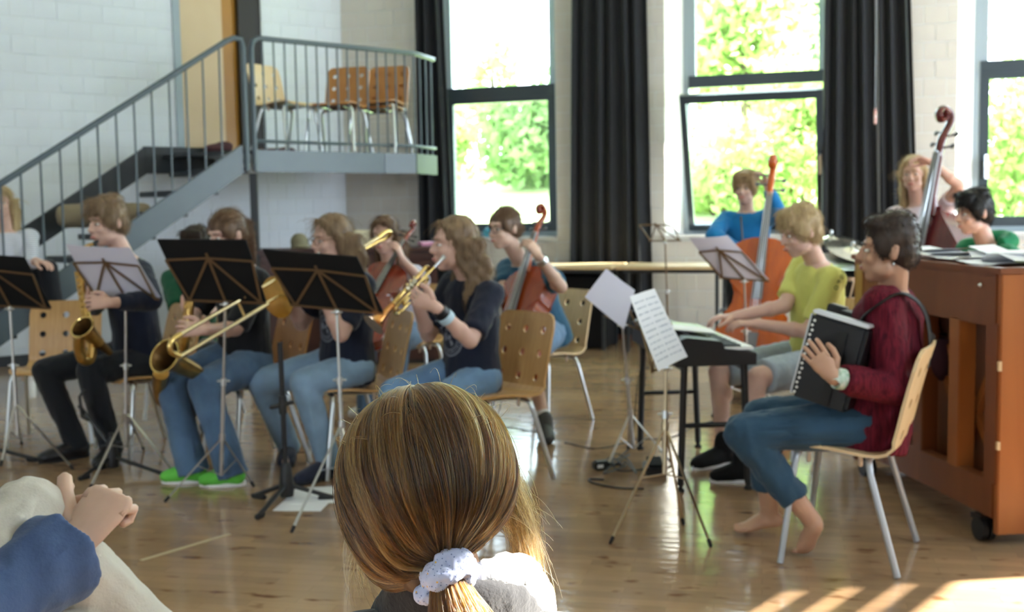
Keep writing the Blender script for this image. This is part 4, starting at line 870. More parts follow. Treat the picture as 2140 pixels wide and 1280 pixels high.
def hair_shape(style, rng):
    h = MB(); ext = MB()
    if style in ('short', 'mop', 'crop'):
        k = {'crop': .97, 'short': 1.0, 'mop': 1.015}[style]
        h.ell((0, -.018, .044), (.081 * k, .096 * k, .087 * k)); h.ell((0, -.050, -.005), (.073 * k, .060 * k, .072 * k))
        for s in (1, -1): h.ell((s * .068 * k, .012, .025), (.018, .040, .05))
        h.ell((0, .028, .098), (.062 * k, .055, .032)); h.ell((0, -.03, .105), (.062 * k, .065, .038))
        if style != 'crop':
            for q in range(9):
                a = (q - 4) * .3; x = math.sin(a) * .07; h.cap((x * .8, .045, .105), (x * 1.05 + rng.uniform(-.01, .01), .086 - abs(x) * .35, .056 + rng.uniform(-.012, .01)), .020, .008)
            for q in range(0):
                a, z = rng.uniform(0, 2 * PI), rng.uniform(-.02, .12); rr = .085; p = V(math.sin(a) * rr, -.02 + math.cos(a) * rr * 1.1, z)
                if p.y > .05 and z < .06: continue
                h.ell(p, (.02, .02, .026))
    elif style in ('long', 'wavy'):
        h.ell((0, -.022, .044), (.081, .094, .088)); h.ell((0, -.052, -.02), (.080, .062, .09))
        zb = -.27 if style == 'long' else -.30
        n = 9
        for s in (1, -1, 0):
            for q in range(5):
                x = s * (.068 + .005 * q) if s else (-.05 + .025 * q); y0 = (-.018 - .018 * q) if s else -.085
                pts = []; rs = []
                for t in range(n):
                    f = t / (n - 1); w = (.014 if style == 'wavy' else .005) * math.sin(f * 11 + q * 1.7 + s)
                    pts.append((x * (1 + .10 * f) + w, y0 - .03 * f + w, .02 + (zb - .02) * f * (1 - .05 * q))); rs.append(.026 * (1 - .35 * f) + .003 * math.sin(f * 9 + q))
                rs[-1] = .006; h.loft(pts, rs, n=8)
        for s in (1, -1): h.loft([(s * .02, .056, .104), (s * .055, .030, .068), (s * .073, -.004, .02), (s * .077, -.022, -.05)], [.014, .016, .017, .014], n=8)
    elif style == 'pony':
        h.ell((0, -.018, .038), (.081, .098, .089)); h.ell((0, -.05, .0), (.075, .06, .07))
        for s in (1, -1): h.ell((s * .066, .02, .03), (.017, .04, .05))
        h.loft([(0, -.095, .045), (0, -.125, .03), (0.01, -.14, -.04), (.015, -.135, -.12), (.01, -.125, -.2)], [.018, .026, .027, .022, .008], n=9)
    elif style == 'bun':
        h.ell((0, -.018, .038), (.080, .097, .088)); h.ell((0, -.05, .0), (.074, .06, .07)); h.ell((0, -.10, .01), (.028, .024, .028))
        for s in (1, -1): h.ell((s * .066, .02, .03), (.016, .04, .05))
    return h

def hand_shape(wr, d, n, side, curl=.7, spread=.10, sc=1.0, thumb=.5, fat=1.0):
    """palm (to be fused) and five separate fingers; d towards fingertips, n out of the palm"""
    d = Vector(d).normalized(); n = Vector(n); n = (n - d * n.dot(d)).normalized(); s = d.cross(n) * (1 if side == 'R' else -1)
    palm = MB(); fg = MB(); L = .088 * sc
    palm.loft([wr - d * .012, wr + d * .02 * sc, wr + d * .055 * sc, wr + d * .085 * sc, wr + d * .093 * sc], [.024 * sc, .031 * sc, .038 * sc, .039 * sc, .034 * sc], [.018 * sc, .017 * sc, .0145 * sc, .0125 * sc, .009 * sc], ax=s, n=12)
    palm.cap(wr + d * .02 * sc + s * .02 * sc + n * .006, wr + d * .05 * sc + s * .030 * sc + n * .010, .014 * sc, .012 * sc)
    for i, (o, ln, r) in enumerate(((.029, .072, .0086), (.010, .080, .0090), (-.010, .075, .0086), (-.028, .060, .0076))):
        c = curl if not hasattr(curl, '__len__') else curl[i]
        b = wr + d * (.082 - .004 * abs(i - 1)) * sc + s * o * sc; dd = (d + s * spread * (1.2 - i * .8)).normalized(); ax = dd.cross(n).normalized(); pts = [b - d * .012 * sc]; ang = c * .55
        q = b.copy(); pts.append(q.copy())
        for f in (.45, .30, .25):
            v = dd * math.cos(ang) + n * math.sin(ang); q = q + v * (ln * sc * f); pts.append(q.copy()); ang += c * .75
        e = (pts[-1] - pts[-2]).normalized(); rs = [r * sc * fat * k for k in (1.02, 1.06, 1.0, .92, .82)]
        fg.loft(pts + [pts[-1] + e * r * sc * .6], rs + [r * sc * .35], n=9)
    b = wr + d * .022 * sc + s * .022 * sc + n * .006 * sc; v1 = (d * .62 + s * .75 + n * .25).normalized(); v2 = (d * .85 + s * (.45 - thumb * .5) + n * (.2 + thumb * .4)).normalized(); v3 = (d * .9 + s * (.2 - thumb * .6) + n * (.2 + thumb * .5)).normalized()
    p0 = b; p1 = b + v1 * .038 * sc; p2 = p1 + v2 * .032 * sc; p3 = p2 + v3 * .026 * sc
    fg.loft([p0, p1, p2, p3, p3 + v3 * .006 * sc], [.016 * sc * fat, .0122 * sc * fat, .0112 * sc * fat, .0095 * sc * fat, .004 * sc], n=10)
    return palm, fg

REPORT = []; PEOPLE = []
def leg_solve(hip, knee_px, ankle, shin=.42, thigh=.43):
    a = reach(*knee_px, ankle, shin, True); b = reach(*knee_px, ankle, shin, False)
    k = min((a, b), key=lambda q: abs((q - hip).length - thigh)); return k

def person(label, pel, neck, head, look, face, arms, legs, skin='fair', hair=('short', 'brown'), top=None, sleeve=.75, bottom=None, blen='full', shoes=None, hs=1.06,
           voxel=.0085, fit=1.0, tilt=0., neckline=0., hem=.14, glasses=None, wide=1.0, wrist_r=.040, sole=None, sock=None, shw=.160, seed=1, group=None, hscale=1.0, wr=.004, cols=(.012), torso_k=1.0, brow=None, fat=1.0, wfc=14.0):
    rng = random.Random(seed)
    up = (neck - pel).normalized(); f = Vector(face); f = (f - up * f.dot(up)).normalized(); r = f.cross(up).normalized(); TL = (neck - pel).length
    root = empty('person', label, 'person', (pel.x, pel.y, 0), group=group); O = root.location
    def out(b, name, m, **k):
        b.v = [tuple(Vector(v) - O) for v in b.v]
        if k.get('extra'): k['extra'].v = [tuple(Vector(v) - O) for v in k['extra'].v]
        return organic(b, name, m, root, **k)
    sh = {'R': neck - up * .055 + r * shw, 'L': neck - up * .055 - r * shw}; hp = {'R': pel + r * .088, 'L': pel - r * .088}
    B = MB(); FG = MB()
    tr = [(-.14, .10, .085), (0, .150, .110), (.28, .128, .098), (.58, .140, .104), (.84, .158, .092), (.94, .115, .075), (1.0, .066, .058)]
    B.loft([pel + up * (TL * t) for t, _, _ in tr], [a for _, a, _ in tr], [b for _, _, b in tr], ax=r, n=18)
    H = headframe(look, tilt=tilt); s = hs = hs * .94
    hm = xf(head_shape(), H, head, s); merge(B, hm)
    B.cap(neck - up * .02, head + H @ V(0, -.022, -.062) * s, .053, .050)
    T = MB(); Bt = MB()
    A = {}
    for sd_, a in arms.items():
        el, wri, fd, pn, curl = a[:5]; S0 = sh[sd_]; A[sd_] = (S0, el, wri); REPORT.append((label[:26], sd_, 'ua %.2f fa %.2f' % ((el - S0).length, (wri - el).length)))
        B.cap(S0, el, .050, .039); B.cap(el, wri, .039, .027); mid = el.lerp(wri, .3); B.ell(mid, .041)
        pm, fg = hand_shape(wri, fd, pn, sd_, curl, sc=hscale, thumb=a[5] if len(a) > 5 else .5, fat=fat); merge(B, pm); merge(FG, fg)
    for sd_, l in (legs or {}).items():
        kn, an, toe = l; h0 = hp[sd_]; REPORT.append((label[:26], sd_, 'th %.2f sh %.2f anz %.2f' % ((kn - h0).length, (an - kn).length, an.z)))
        B.cap(h0, kn, .078, .055); B.cap(kn, an, .053, .034); c = kn.lerp(an, .3); bk = -(f) * .012; B.ell(c + bk, .056)
        tv = (toe - an); tv.z = 0; tv = tv.normalized() if tv.length > 1e-3 else f.copy(); heel = an - tv * .045; fz = V(0, 0, 1)
        if not shoes:                                       # bare foot
            hz = an - (toe - an).normalized() * .03 + V(0, 0, -.035); B.cap(an + V(0, 0, -.01), hz, .033, .028); sdv = tv.cross(V(0, 0, 1))
            ball = an.lerp(toe, .72); ball.z = max(.022, ball.z - .012); B.loft([hz, an.lerp(ball, .45) + V(0, 0, -.006), ball, toe], [.03, .034, .042, .036], [.03, .03, .021, .014], ax=sdv, n=12)
            for q in range(5):
                o = sdv * ((q - 2) * .016); FG.cap(ball.lerp(toe, .7) + o, toe + o + tv * (.018 - .004 * abs(q - 1)), .011 - .001 * q * .6, .008, n=8)
        else: B.cap(an + V(0, 0, -.02), an.lerp(toe, .6) + V(0, 0, -.018), .030, .016)
    out(B, 'body', SK[skin], voxel=voxel, smooth=2, dec=.55, extra=FG)
    # ---- clothes
    if top:
        tk = fit; hz = -hem
        tt = [(hz, .160, .134), (.0, .168, .134), (.28, .148, .118), (.58, .158, .121), (.82, .172, .106), (.93, .125, .085), (.985 + neckline, .074, .066)]
        T.loft([pel + up * (TL * t) for t, _, _ in tt], [a * tk * torso_k for _, a, _ in tt], [b * tk * torso_k for _, _, b in tt], ax=r, n=20)
        for sd_, (S0, el, wri) in A.items():
            k = tk; S1 = S0 - (r if sd_ == 'R' else -r) * .03
            if sleeve <= 1: e = S0.lerp(el, sleeve); T.cap(S1, S0, .066 * k, .064 * k); T.loft([S0, S0.lerp(e, .5), e], [.064 * k, .061 * k, .060 * k], n=14)
            else:
                e = el.lerp(wri, sleeve - 1); T.cap(S1, S0, .066 * k, .064 * k); T.cap(S0, el, .062 * k, .054 * k); T.loft([el, el.lerp(e, .5), e], [.053 * k, .048 * k, wrist_r * k], n=14)
        if isinstance(top, dict): tm = top['m']
        else: tm = top
        shirt = out(T, 'shirt', tm, voxel=voxel * 1.15, smooth=4, dec=.5, wr=wr, wf=wfc, seed=seed * 3.1)
    else: shirt = None
    if bottom:
        Q = MB(); Q.loft([pel + up * (TL * t) for t in (-.20, -.1, .0, .16)], [.11, .160, .160, .118], [.11, .120, .118, .092], ax=r, n=18)
        for sd_, (kn, an, toe) in legs.items():
            h0 = hp[sd_]; Q.cap(h0, kn, .094 * wide, .068 * wide)
            if blen == 'full': e = an + (an - kn).normalized() * .04; Q.loft([kn, kn.lerp(e, .35), e], [.067 * wide, .062 * wide, .056 * wide * wide * wide], n=14)
            elif blen == 'crop': e = kn.lerp(an, .72); Q.loft([kn, kn.lerp(e, .4), e], [.067 * wide, .063 * wide, .058 * wide], n=14)
            else: pass
        if blen == 'shorts':
            Q = MB(); Q.loft([pel + up * (TL * t) for t in (-.20, -.1, .0, .16)], [.11, .160, .160, .118], [.11, .120, .118, .092], ax=r, n=18)
            for sd_, (kn, an, toe) in legs.items():
                h0 = hp[sd_]; Q.cap(h0 - (kn - h0) * .02, h0.lerp(kn, .2), .098, .095); Q.loft([h0, h0.lerp(kn, .5), h0.lerp(kn, .92)], [.097, .090, .082], n=14)
        out(Q, 'shorts' if blen == 'shorts' else 'trousers', bottom, voxel=voxel * 1.15, smooth=4, dec=.5, wr=wr * 1.1, wf=wfc, seed=seed * 1.7)
    if shoes:
        for sd_, (kn, an, toe) in legs.items():
            tv = (toe - an); tv.z = 0; tv.normalize(); sdv = tv.cross(V(0, 0, 1)); gz = min(an.z - .075, 0) if False else max(0., toe.z - .03)
            base = V(an.x, an.y, gz); q = MB()
            tl = max(.13, min(.19, (V(toe.x, toe.y, 0) - V(an.x, an.y, 0)).length))
            pts = [base - tv * .065 + V(0, 0, .040), base - tv * .04 + V(0, 0, .047), base + tv * .03 + V(0, 0, .047), base + tv * tl * .6 + V(0, 0, .036), base + tv * tl * .95 + V(0, 0, .030), base + tv * (tl + .02) + V(0, 0, .026)]
            q.loft(pts, [.026, .039, .044, .050, .043, .02], [.034, .050, .052, .040, .030, .018], ax=sdv, n=14); q.cap(base + V(0, 0, .055), V(an.x, an.y, an.z + .035), .050, .046)
            so2 = out(q, 'shoe', shoes, voxel=.007, smooth=2, dec=.6)
            if sole:
                k = MB(); pl = []
                for j in range(20):
                    a = 2 * PI * j / 20; y = math.cos(a); x = math.sin(a); pl.append((x * (.041 if y > 0 else .035), y * (tl + .09) / 2 + (tl - .05) / 2))
                k.prism(pl, base - O, sdv, tv, (0, 0, 1), .022); k.build('sole', sole, so2)
            if sock:
                k = MB(); k.cap(an + V(0, 0, .02), an.lerp(kn, .17), .040, .041); so2 = out(k, 'sock', sock, voxel=.009)
    # ---- hair and face
    hb = hair_shape(hair[0], rng); xf(hb, H, head, s)
    ho_ = out(hb, 'hair', HR[hair[1]], voxel=.0075, smooth=2, dec=.6, wr=.004 if hair[0] in ('short', 'mop', 'wavy') else .002, wf=38, seed=seed)
    PEOPLE.append((ho_, hair, H, head - O, s, seed))
    for sg in (1, -1):
        e = MB(); e.ell((sg * .030, .0735, .004), (.0125, .0105, .0062), nu=12, nv=8); xf(e, H, head - O, s); eo = e.build('eye', M['eye'], root)
        e = MB(); e.ell((sg * .030, .0822, .0045), (.0055, .003, .0054), nu=10, nv=6); xf(e, H, head - O, s); e.build('iris', M['iris'], eo)
        e = MB(); e.loft([(sg * .012, .088, .026), (sg * .030, .088, .030), (sg * .048, .077, .024)], [.002, .0032, .0014], n=6); xf(e, H, head - O, s); e.build('eyebrow', HR[brow or hair[1]], root)
    e = MB(); e.ell((0, .0945, -.0585), (.021, .0055, .0085), nu=12, nv=6); xf(e, H, head - O, s); e.build('mouth', M['lip'], root)
    if glasses:
        g = MB()
        for sg in (1, -1):
            g.tube([(sg * .033 + .024 * math.cos(a), .097, .004 + .019 * math.sin(a)) for a in [2 * PI * j / 16 for j in range(17)]], .0018, 6)
            g.tube([(sg * .057, .096, .008), (sg * .074, .06, .010), (sg * .078, -.01, .010)], .0017, 6)
        g.tube([(-.009, .098, .008), (0, .103, .011), (.009, .098, .008)], .0017, 6); xf(g, H, head - O, s); g.build('glasses', glasses, root)
    return dict(arms={k: (v[0], v[1]) for k, v in arms.items()}, root=root, shirt=shirt, sh=sh, hp=hp, H=H, O=O, up=up, f=f, r=r, hs=s)

def decal(p, obj, o, d, ex, ey, pts, mat_, name, thick=.0015):
    """flat print: outlines (lists of quads in ex,ey) laid on the cloth"""
    from mathutils.bvhtree import BVHTree
    me = obj.data; bv = BVHTree.FromPolygons([v.co for v in me.vertices], [q.vertices[:] for q in me.polygons]); b = MB(); O = p['O']
    for quad in pts:
        vs = []
        for x, y in quad:
            q = o + ex * x + ey * y - O; hit = bv.ray_cast(q, d)
            if hit[0] is None: vs = None; break
            vs.append(hit[0] + hit[1] * thick)
        if vs: b.add(vs, [tuple(range(len(vs)))])
    if b.v: return b.build(name, mat_, p['root'], smooth=False)
def ringq(r0, r1, n=28, a0=0., a1=2 * PI, cx=0., cy=0.):
    o = []
    for j in range(n):
        a, b = a0 + (a1 - a0) * j / n, a0 + (a1 - a0) * (j + 1) / n
        o.append([(cx + r0 * math.cos(a), cy + r0 * math.sin(a)), (cx + r1 * math.cos(a), cy + r1 * math.sin(a)), (cx + r1 * math.cos(b), cy + r1 * math.sin(b)), (cx + r0 * math.cos(b), cy + r0 * math.sin(b))])
    return o
# ================================================================== PEOPLE (cast)
navy = cloth('navy_cotton', (.010, .014, .030)); blackc = cloth('black_cotton', (.012, .012, .014)); jeans = cloth('blue_denim', (.10, .18, .31), .45, .4, 7)
jeansl = cloth('light_denim', (.27, .40, .55), .35, .4, 7); jeansm = cloth('mid_denim', (.16, .28, .46), .35, .4, 7); teal = cloth('dark_teal_cotton', (.028, .105, .185), .25, .3, 6)
darkc = cloth('dark_trousers', (.012, .014, .018)); burg = None
printw = mat('grey_print', (.20, .22, .27), .9)
chairZ = .49
def st(d): return Vector(d).normalized()
# --- saxophone boy
pel, neck, head = P(292, 748, 6.05), P(262, 537, 5.93), P(224, 466, 5.86); face = st((-.72, -.69, 0))
def shoulders(pel, neck, face, shw=.160):
    up = (neck - pel).normalized(); f = Vector(face); f = (f - up * f.dot(up)).normalized(); r = f.cross(up).normalized(); return {'R': neck - up * .055 + r * shw, 'L': neck - up * .055 - r * shw}, {'R': pel + r * .088, 'L': pel - r * .088}, r, f, up
def arm(sh, e, w, fd, pn, curl, ua=.28, fa=.245, en=True, wn=True):
    el = reach(*e, sh, ua, en); wr = reach(*w, el, fa, wn); return (el, wr, Vector(fd), Vector(pn), curl)
def leg(hip, k, a, t, az=.085, shin=.41, tz=.03):
    an = G(*a, az); return (leg_solve(hip, k, an, shin), an, G(*t, tz))
sh, hp, r, f, up = shoulders(pel, neck, face)
SAXBOY = person('boy in dark sweater and black trousers playing saxophone, sitting below the stair', pel, neck, head, (-.60, -.78, -.14), face,
    {'L': arm(sh['L'], (318, 628), (232, 633), (-1, -.2, .05), (.2, .9, -.3), .9), 'R': arm(sh['R'], (196, 640), (186, 622), (.2, -.3, .9), (.9, .2, 0), .9)},
    {'L': leg(hp['L'], (186, 772), (232, 935), (205, 970)), 'R': leg(hp['R'], (88, 760), (158, 925), (88, 957))},
    skin='pink', hair=('short', 'darkblond'), top=navy, sleeve=1.85, bottom=darkc, shoes=M['black'], hs=1.10, sock=darkc, sole=M['rubber'], seed=2)
# --- tenor sax girl
pel, neck, head = P(512, 752, 5.72), P(506, 552, 5.62), P(474, 492, 5.55); face = st((-.75, -.66, 0)); sh, hp, r, f, up = shoulders(pel, neck, face)
green = mat('green_canvas', (.12, .52, .06), .7)
SAXGIRL = person('girl with ponytail in black t-shirt and flared jeans playing saxophone, green and white shoes', pel, neck, head, (-.62, -.74, -.24), face,
    {'L': arm(sh['L'], (492, 688), (428, 690), (-1, -.2, .1), (.1, .9, -.2), .8), 'R': arm(sh['R'], (405, 660), (398, 668), (-.3, -.3, .8), (.9, .3, 0), .8)},
    {'L': leg(hp['L'], (420, 788), (482, 978), (440, 1003)), 'R': leg(hp['R'], (348, 772), (400, 972), (352, 996))},
    skin='pink', hair=('pony', 'brown'), top=blackc, sleeve=.95, bottom=jeans, shoes=green, sole=M['white'], hs=1.06, wide=1.10, seed=3)
# --- trombone girl
pel, neck, head = P(726, 765, 5.52), P(722, 562, 5.45), P(692, 502, 5.40); face = st((-.78, -.62, 0)); sh, hp, r, f, up = shoulders(pel, neck, face)
TROMB = person('girl with glasses and long hair in navy t-shirt and pale jeans playing trombone', pel, neck, head, (-.80, -.60, -.10), face,
    {'L': arm(sh['L'], (712, 700), (668, 598), (-.4, -.3, .8), (-.6, .5, 0), .8), 'R': arm(sh['R'], (622, 690), (606, 626), (-.5, -.5, .6), (.6, .3, .2), .9)},
    {'L': leg(hp['L'], (634, 800), (686, 962), (620, 1003)), 'R': leg(hp['R'], (546, 800), (602, 930), (590, 992))},
    skin='pink', hair=('long', 'darkblond'), top=navy, sleeve=.8, bottom=jeansl, shoes=cloth('navy_canvas', (.02, .024, .045)), sole=M['rubber'], hs=1.04, glasses=M['bronze'], seed=4)
def emblem(p, cx, sc=1.0, t=.62):
    pel_, up_, f_, r_ = p['O'], p['up'], p['f'], p['r']; o = p['nk'] - up_ * t + f_ * .4 + r_ * cx
    q = ringq(.078 * sc, .084 * sc) + ringq(.052 * sc, .056 * sc)
    for k in range(11):                                   # letters round the ring
        a = PI * 1.08 + k * PI * .084; c, s_ = math.cos(a), math.sin(a); x, y = .067 * sc * c, .067 * sc * s_
        for u0, u1, v0, v1 in ((-.006, -.003, -.008, .008), (.002, .006, -.008, .008 if k % 2 else .0), (-.006, .006, .005, .008)): q.append([(x + u * sc * -s_ + v * sc * -c, y + u * sc * c + v * sc * -s_) for u, v in ((u0, v0), (u1, v0), (u1, v1), (u0, v1))])
    rg = random.Random(5)
    for k in range(12): a = rg.uniform(0, 6.28); rr = rg.uniform(.005, .04) * sc; w = rg.uniform(.006, .014) * sc; x, y = rr * math.cos(a), rr * math.sin(a); q.append([(x - w, y - w * .4), (x + w * .3, y - w), (x + w, y + w * .6), (x - w * .2, y + w)])
    decal(p, p['shirt'], o, -f_, r_, up_, q, printw, 'round_print')
TROMB['nk'] = neck; emblem(TROMB, .0, .95, .27)
# --- trumpet girl
pel, neck, head = P(985, 785, 5.27), P(984, 580, 5.22), P(948, 512, 5.17); face = st((-.80, -.60, 0)); sh, hp, r, f, up = shoulders(pel, neck, face)
TRUMP = person('girl with wavy dark blond hair in navy t-shirt and jeans playing trumpet', pel, neck, head, (-.93, -.36, -.03), face,
    {'L': arm(sh['L'], (982, 712), (910, 642), (-.95, .1, .4), (.1, .9, .2), .85), 'R': arm(sh['R'], (895, 700), (874, 640), (-.3, -.1, .9), (.5, -.6, 0), .9)},
    {'L': leg(hp['L'], (872, 868), (905, 1040), (860, 1062)), 'R': leg(hp['R'], (822, 822), (835, 1000), (790, 1020))},
    skin='pink', hair=('wavy', 'darkblond'), top=navy, sleeve=.85, bottom=jeansm, shoes=M['black'], hs=1.12, seed=5)
TRUMP['nk'] = neck; emblem(TRUMP, .01, 1.1, .27)
# --- cello girl at the back
pel, neck, head = P(838, 700, 7.35), P(816, 560, 7.3), P(803, 493, 7.22); face = st((-.3, -.95, 0)); sh, hp, r, f, up = shoulders(pel, neck, face)
lil = cloth('pale_lilac_cotton', (.52, .48, .56))
CELLOG = person('girl with long brown hair in pale lilac t-shirt playing a dark red cello', pel, neck, head, (-.30, -.93, -.12), face,
    {'L': arm(sh['L'], (884, 592), (842, 545), (-.3, -.2, .9), (-.8, .2, 0), .8), 'R': arm(sh['R'], (768, 602), (790, 650), (.6, -.5, -.3), (0, 0, -1), .5)},
    {'L': leg(hp['L'], (838, 700), (820, 850), (805, 868)), 'R': leg(hp['R'], (765, 705), (765, 850), (750, 866))},
    skin='pink', hair=('long', 'brown'), top=lil, sleeve=.9, bottom=jeans, shoes=M['white'], hs=1.06, voxel=.010, seed=6)
# --- teal cellist with glasses
pel, neck, head = P(1135, 690, 6.72), P(1090, 548, 6.62), P(1054, 478, 6.50); face = st((-.80, -.60, 0)); sh, hp, r, f, up = shoulders(pel, neck, face)
TEAL = person('person with glasses and tied-back hair in teal t-shirt and denim shorts playing cello', pel, neck, head, (-.76, -.64, -.10), face,
    {'L': arm(sh['L'], (1172, 600), (1126, 538), (-.5, .1, .8), (-.6, .6, -.2), .9), 'R': arm(sh['R'], (1050, 610), (1030, 650), (-.5, -.6, -.3), (0, 0, -1), .5)},
    {'L': leg(hp['L'], (1105, 738), (1138, 888), (1142, 915)), 'R': leg(hp['R'], (1005, 735), (1015, 890), (985, 915))},
    skin='fair', hair=('bun', 'brown'), top=teal, sleeve=.75, bottom=jeansm, blen='shorts', shoes=mat('grey_green_shoe', (.05, .055, .05), .7), sock=mat('pale_sock', (.7, .7, .7), .9), hs=1.06, glasses=M['black'], fit=1.12, hem=.2, seed=7)
# --- boy with the orange double bass
pel, neck, head = P(1562, 565, 8.0), P(1560, 442, 7.95), P(1557, 394, 7.9); face = st((-.25, -.97, 0)); sh, hp, r, f, up = shoulders(pel, neck, face, .145)
bluej = cloth('bright_blue_fleece', (.012, .20, .50))
BASSBOY = person('blond child in bright blue jacket playing the orange double bass', pel, neck, head, (-.45, -.88, -.10), face,
    {'L': arm(sh['L'], (1628, 448), (1604, 392), (-.3, 0, 1), (-.9, 0, 0), .9, .25, .22), 'R': arm(sh['R'], (1490, 492), (1545, 522), (.8, -.4, -.2), (0, .3, -1), .6, .25, .22)},
    {'L': (P(1580, 690, 7.9), P(1580, 790, 8.0), P(1570, 800, 7.85)), 'R': (P(1545, 690, 7.9), P(1545, 790, 8.0), P(1540, 800, 7.85))},
    skin='fair', hair=('mop', 'ginger'), top=bluej, sleeve=1.92, bottom=darkc, shoes=M['black'], hs=.98, voxel=.010, seed=8, shw=.145)
cz = MB(); O = BASSBOY['O']; cz.bar(P(1548, 452, 7.72) - O, P(1552, 505, 7.70) - O, .012, .008); cz.build('zip', M['black'], BASSBOY['root'])
# --- keyboard boy
pel, neck, head = P(1708, 752, 5.72), P(1708, 548, 5.63), P(1672, 486, 5.56); face = st((-.97, -.22, 0)); sh, hp, r, f, up = shoulders(pel, neck, face)
yel = cloth('lemon_cotton', (.64, .64, .17), .12)
KEYBOY = person('blond boy in lemon yellow t-shirt and pale denim shorts playing the electric keyboard', pel, neck, head, (-.93, -.22, -.28), face,
    {'L': arm(sh['L'], (1690, 698), (1548, 672), (-.97, .1, .05), (0, .2, -1), .6, .28, .26), 'R': arm(sh['R'], (1640, 640), (1535, 662), (-1, -.1, 0), (0, 0, -1), .6, .28, .26, True, True)},
    {'L': leg(hp['L'], (1583, 790), (1552, 970), (1498, 994)), 'R': leg(hp['R'], (1502, 778), (1512, 935), (1440, 972))},
    skin='pink', hair=('mop', 'blond'), top=yel, sleeve=.8, bottom=cloth('pale_denim', (.38, .46, .53), .2), blen='shorts', shoes=M['blackmat'], sole=M['white'], hs=1.08, seed=9, fit=1.04)
q = []                                                    # dark lettering on the shoulder of the shirt
O_ = KEYBOY['O']; ey = (sh['L'] - reach(1690, 698, sh['L'], .28, True)).normalized(); 
for k in range(4):
    y = -.045 + .03 * k; q += ringq(.007, .0105, 12, 0, 2 * PI, .0, y) if k != 1 else [[(-.010, y - .009), (-.006, y - .009), (-.006, y + .009), (-.010, y + .009)], [(-.006, y + .006), (.009, y + .006), (.009, y + .009), (-.006, y + .009)], [(-.006, y - .0015), (.006, y - .0015), (.006, y + .0015), (-.006, y + .0015)]]
oo = sh['L'] + V(.02, -.4, .02); decal(KEYBOY, KEYBOY['shirt'], oo, V(0, 1, -.05), V(.85, 0, -.5).normalized(), V(.5, 0, .85).normalized(), q, M['blackmat'], 'shirt_lettering')
oo = P(1658, 608, 5.2); decal(KEYBOY, KEYBOY['shirt'], oo, V(0, 1, 0), V(.9, 0, -.4), V(.4, 0, .9), [[(-.02, -.006), (.02, -.004), (.022, .002), (-.018, .004)], [(-.012, .006), (.006, .007), (.004, .011), (-.012, .010)]], M['blackmat'], 'chest_print')
# --- accordion player
pel, neck, head = P(1818, 880, 4.03), P(1866, 606, 4.03), P(1856, 524, 3.98); face = st((-.887, .46, 0)); sh, hp, r, f, up = shoulders(pel, neck, face)
burg = mat('burgundy_striped_shirt', (.165, .012, .026), .8, spec=.15, col2=(.045, .004, .010), vs=5.5, stretch=(26, 26, .6), bump=.35, bs=80)
aL = G(1700, 1092, .14)
ACC = person('person with short dark hair in burgundy shirt and blue trousers playing accordion barefoot', pel, neck, head, (-.94, .24, -.02), face,
    {'L': arm(sh['L'], (1872, 822), (1742, 790), (-.55, .15, .75), (.1, .9, 0), .55, .29, .25), 'R': (P(1790, 760, 4.30), P(1735, 730, 4.42), V(-.5, -.3, .5), V(0, -1, 0), .5)},
    {'L': (leg_solve(hp['L'], (1552, 905), aL, .42), aL, G(1678, 1152, .018)), 'R': leg(hp['R'], (1592, 868), (1608, 1075), (1545, 1104), .08)},
    skin='tan', hair=('crop', 'dark'), top=burg, sleeve=1.85, bottom=cloth('petrol_blue_trousers', (.030, .075, .125), .25), blen='crop', hs=1.05, voxel=.0065, hem=.19, fit=1.10, wide=.98, wrist_r=.046, seed=10, wr=.006)
# --- girl with the dark red double bass
pel, neck, head = P(1938, 590, 7.75), P(1918, 428, 7.72), P(1909, 364, 7.66); face = st((-.45, -.89, 0)); sh, hp, r, f, up = shoulders(pel, neck, face)
PINK = person('girl with long fair hair in white and pink top playing the dark red double bass', pel, neck, head, (-.50, -.85, -.10), face,
    {'L': arm(sh['L'], (2004, 388), (1944, 338), (-.9, .1, .3), (-.3, -.3, -.8), .9), 'R': arm(sh['R'], (1880, 520), (1925, 560), (.8, -.4, -.2), (0, 0, -1), .6)},
    {'L': (P(1950, 720, 7.7), P(1950, 830, 7.75), P(1945, 838, 7.6)), 'R': (P(1915, 720, 7.7), P(1915, 830, 7.75), P(1908, 838, 7.6))},
    skin='pink', hair=('long', 'blond'), top=cloth('white_pink_cotton', (.74, .62, .66)), sleeve=.5, bottom=jeans, shoes=M['white'], hs=1.06, voxel=.010, seed=11)
# --- green hooded drummer
pel, neck, head = P(2085, 650, 6.35), P(2062, 512, 6.28), P(2035, 446, 6.22); face = st((-.95, -.30, 0)); sh, hp, r, f, up = shoulders(pel, neck, face)
grn = cloth('green_fleece', (.012, .20, .085))
DRUM = person('black-haired person in green hooded sweatshirt seated behind the piano', pel, neck, head, (-.98, -.18, -.12), face,
    {'L': arm(sh['L'], (2060, 640), (1975, 630), (-1, 0, 0), (0, 0, -1), .9), 'R': arm(sh['R'], (2010, 620), (1950, 620), (-1, 0, 0), (0, 0, -1), .9)},
    {'L': (P(1980, 690, 6.25), P(1985, 815, 6.3), P(1965, 825, 6.25)), 'R': (P(1970, 690, 6.55), P(1975, 800, 6.55), P(1955, 808, 6.5))},
    skin='pink', hair=('short', 'black'), top=grn, sleeve=1.9, bottom=darkc, shoes=M['black'], hs=1.06, fit=1.14, seed=12)
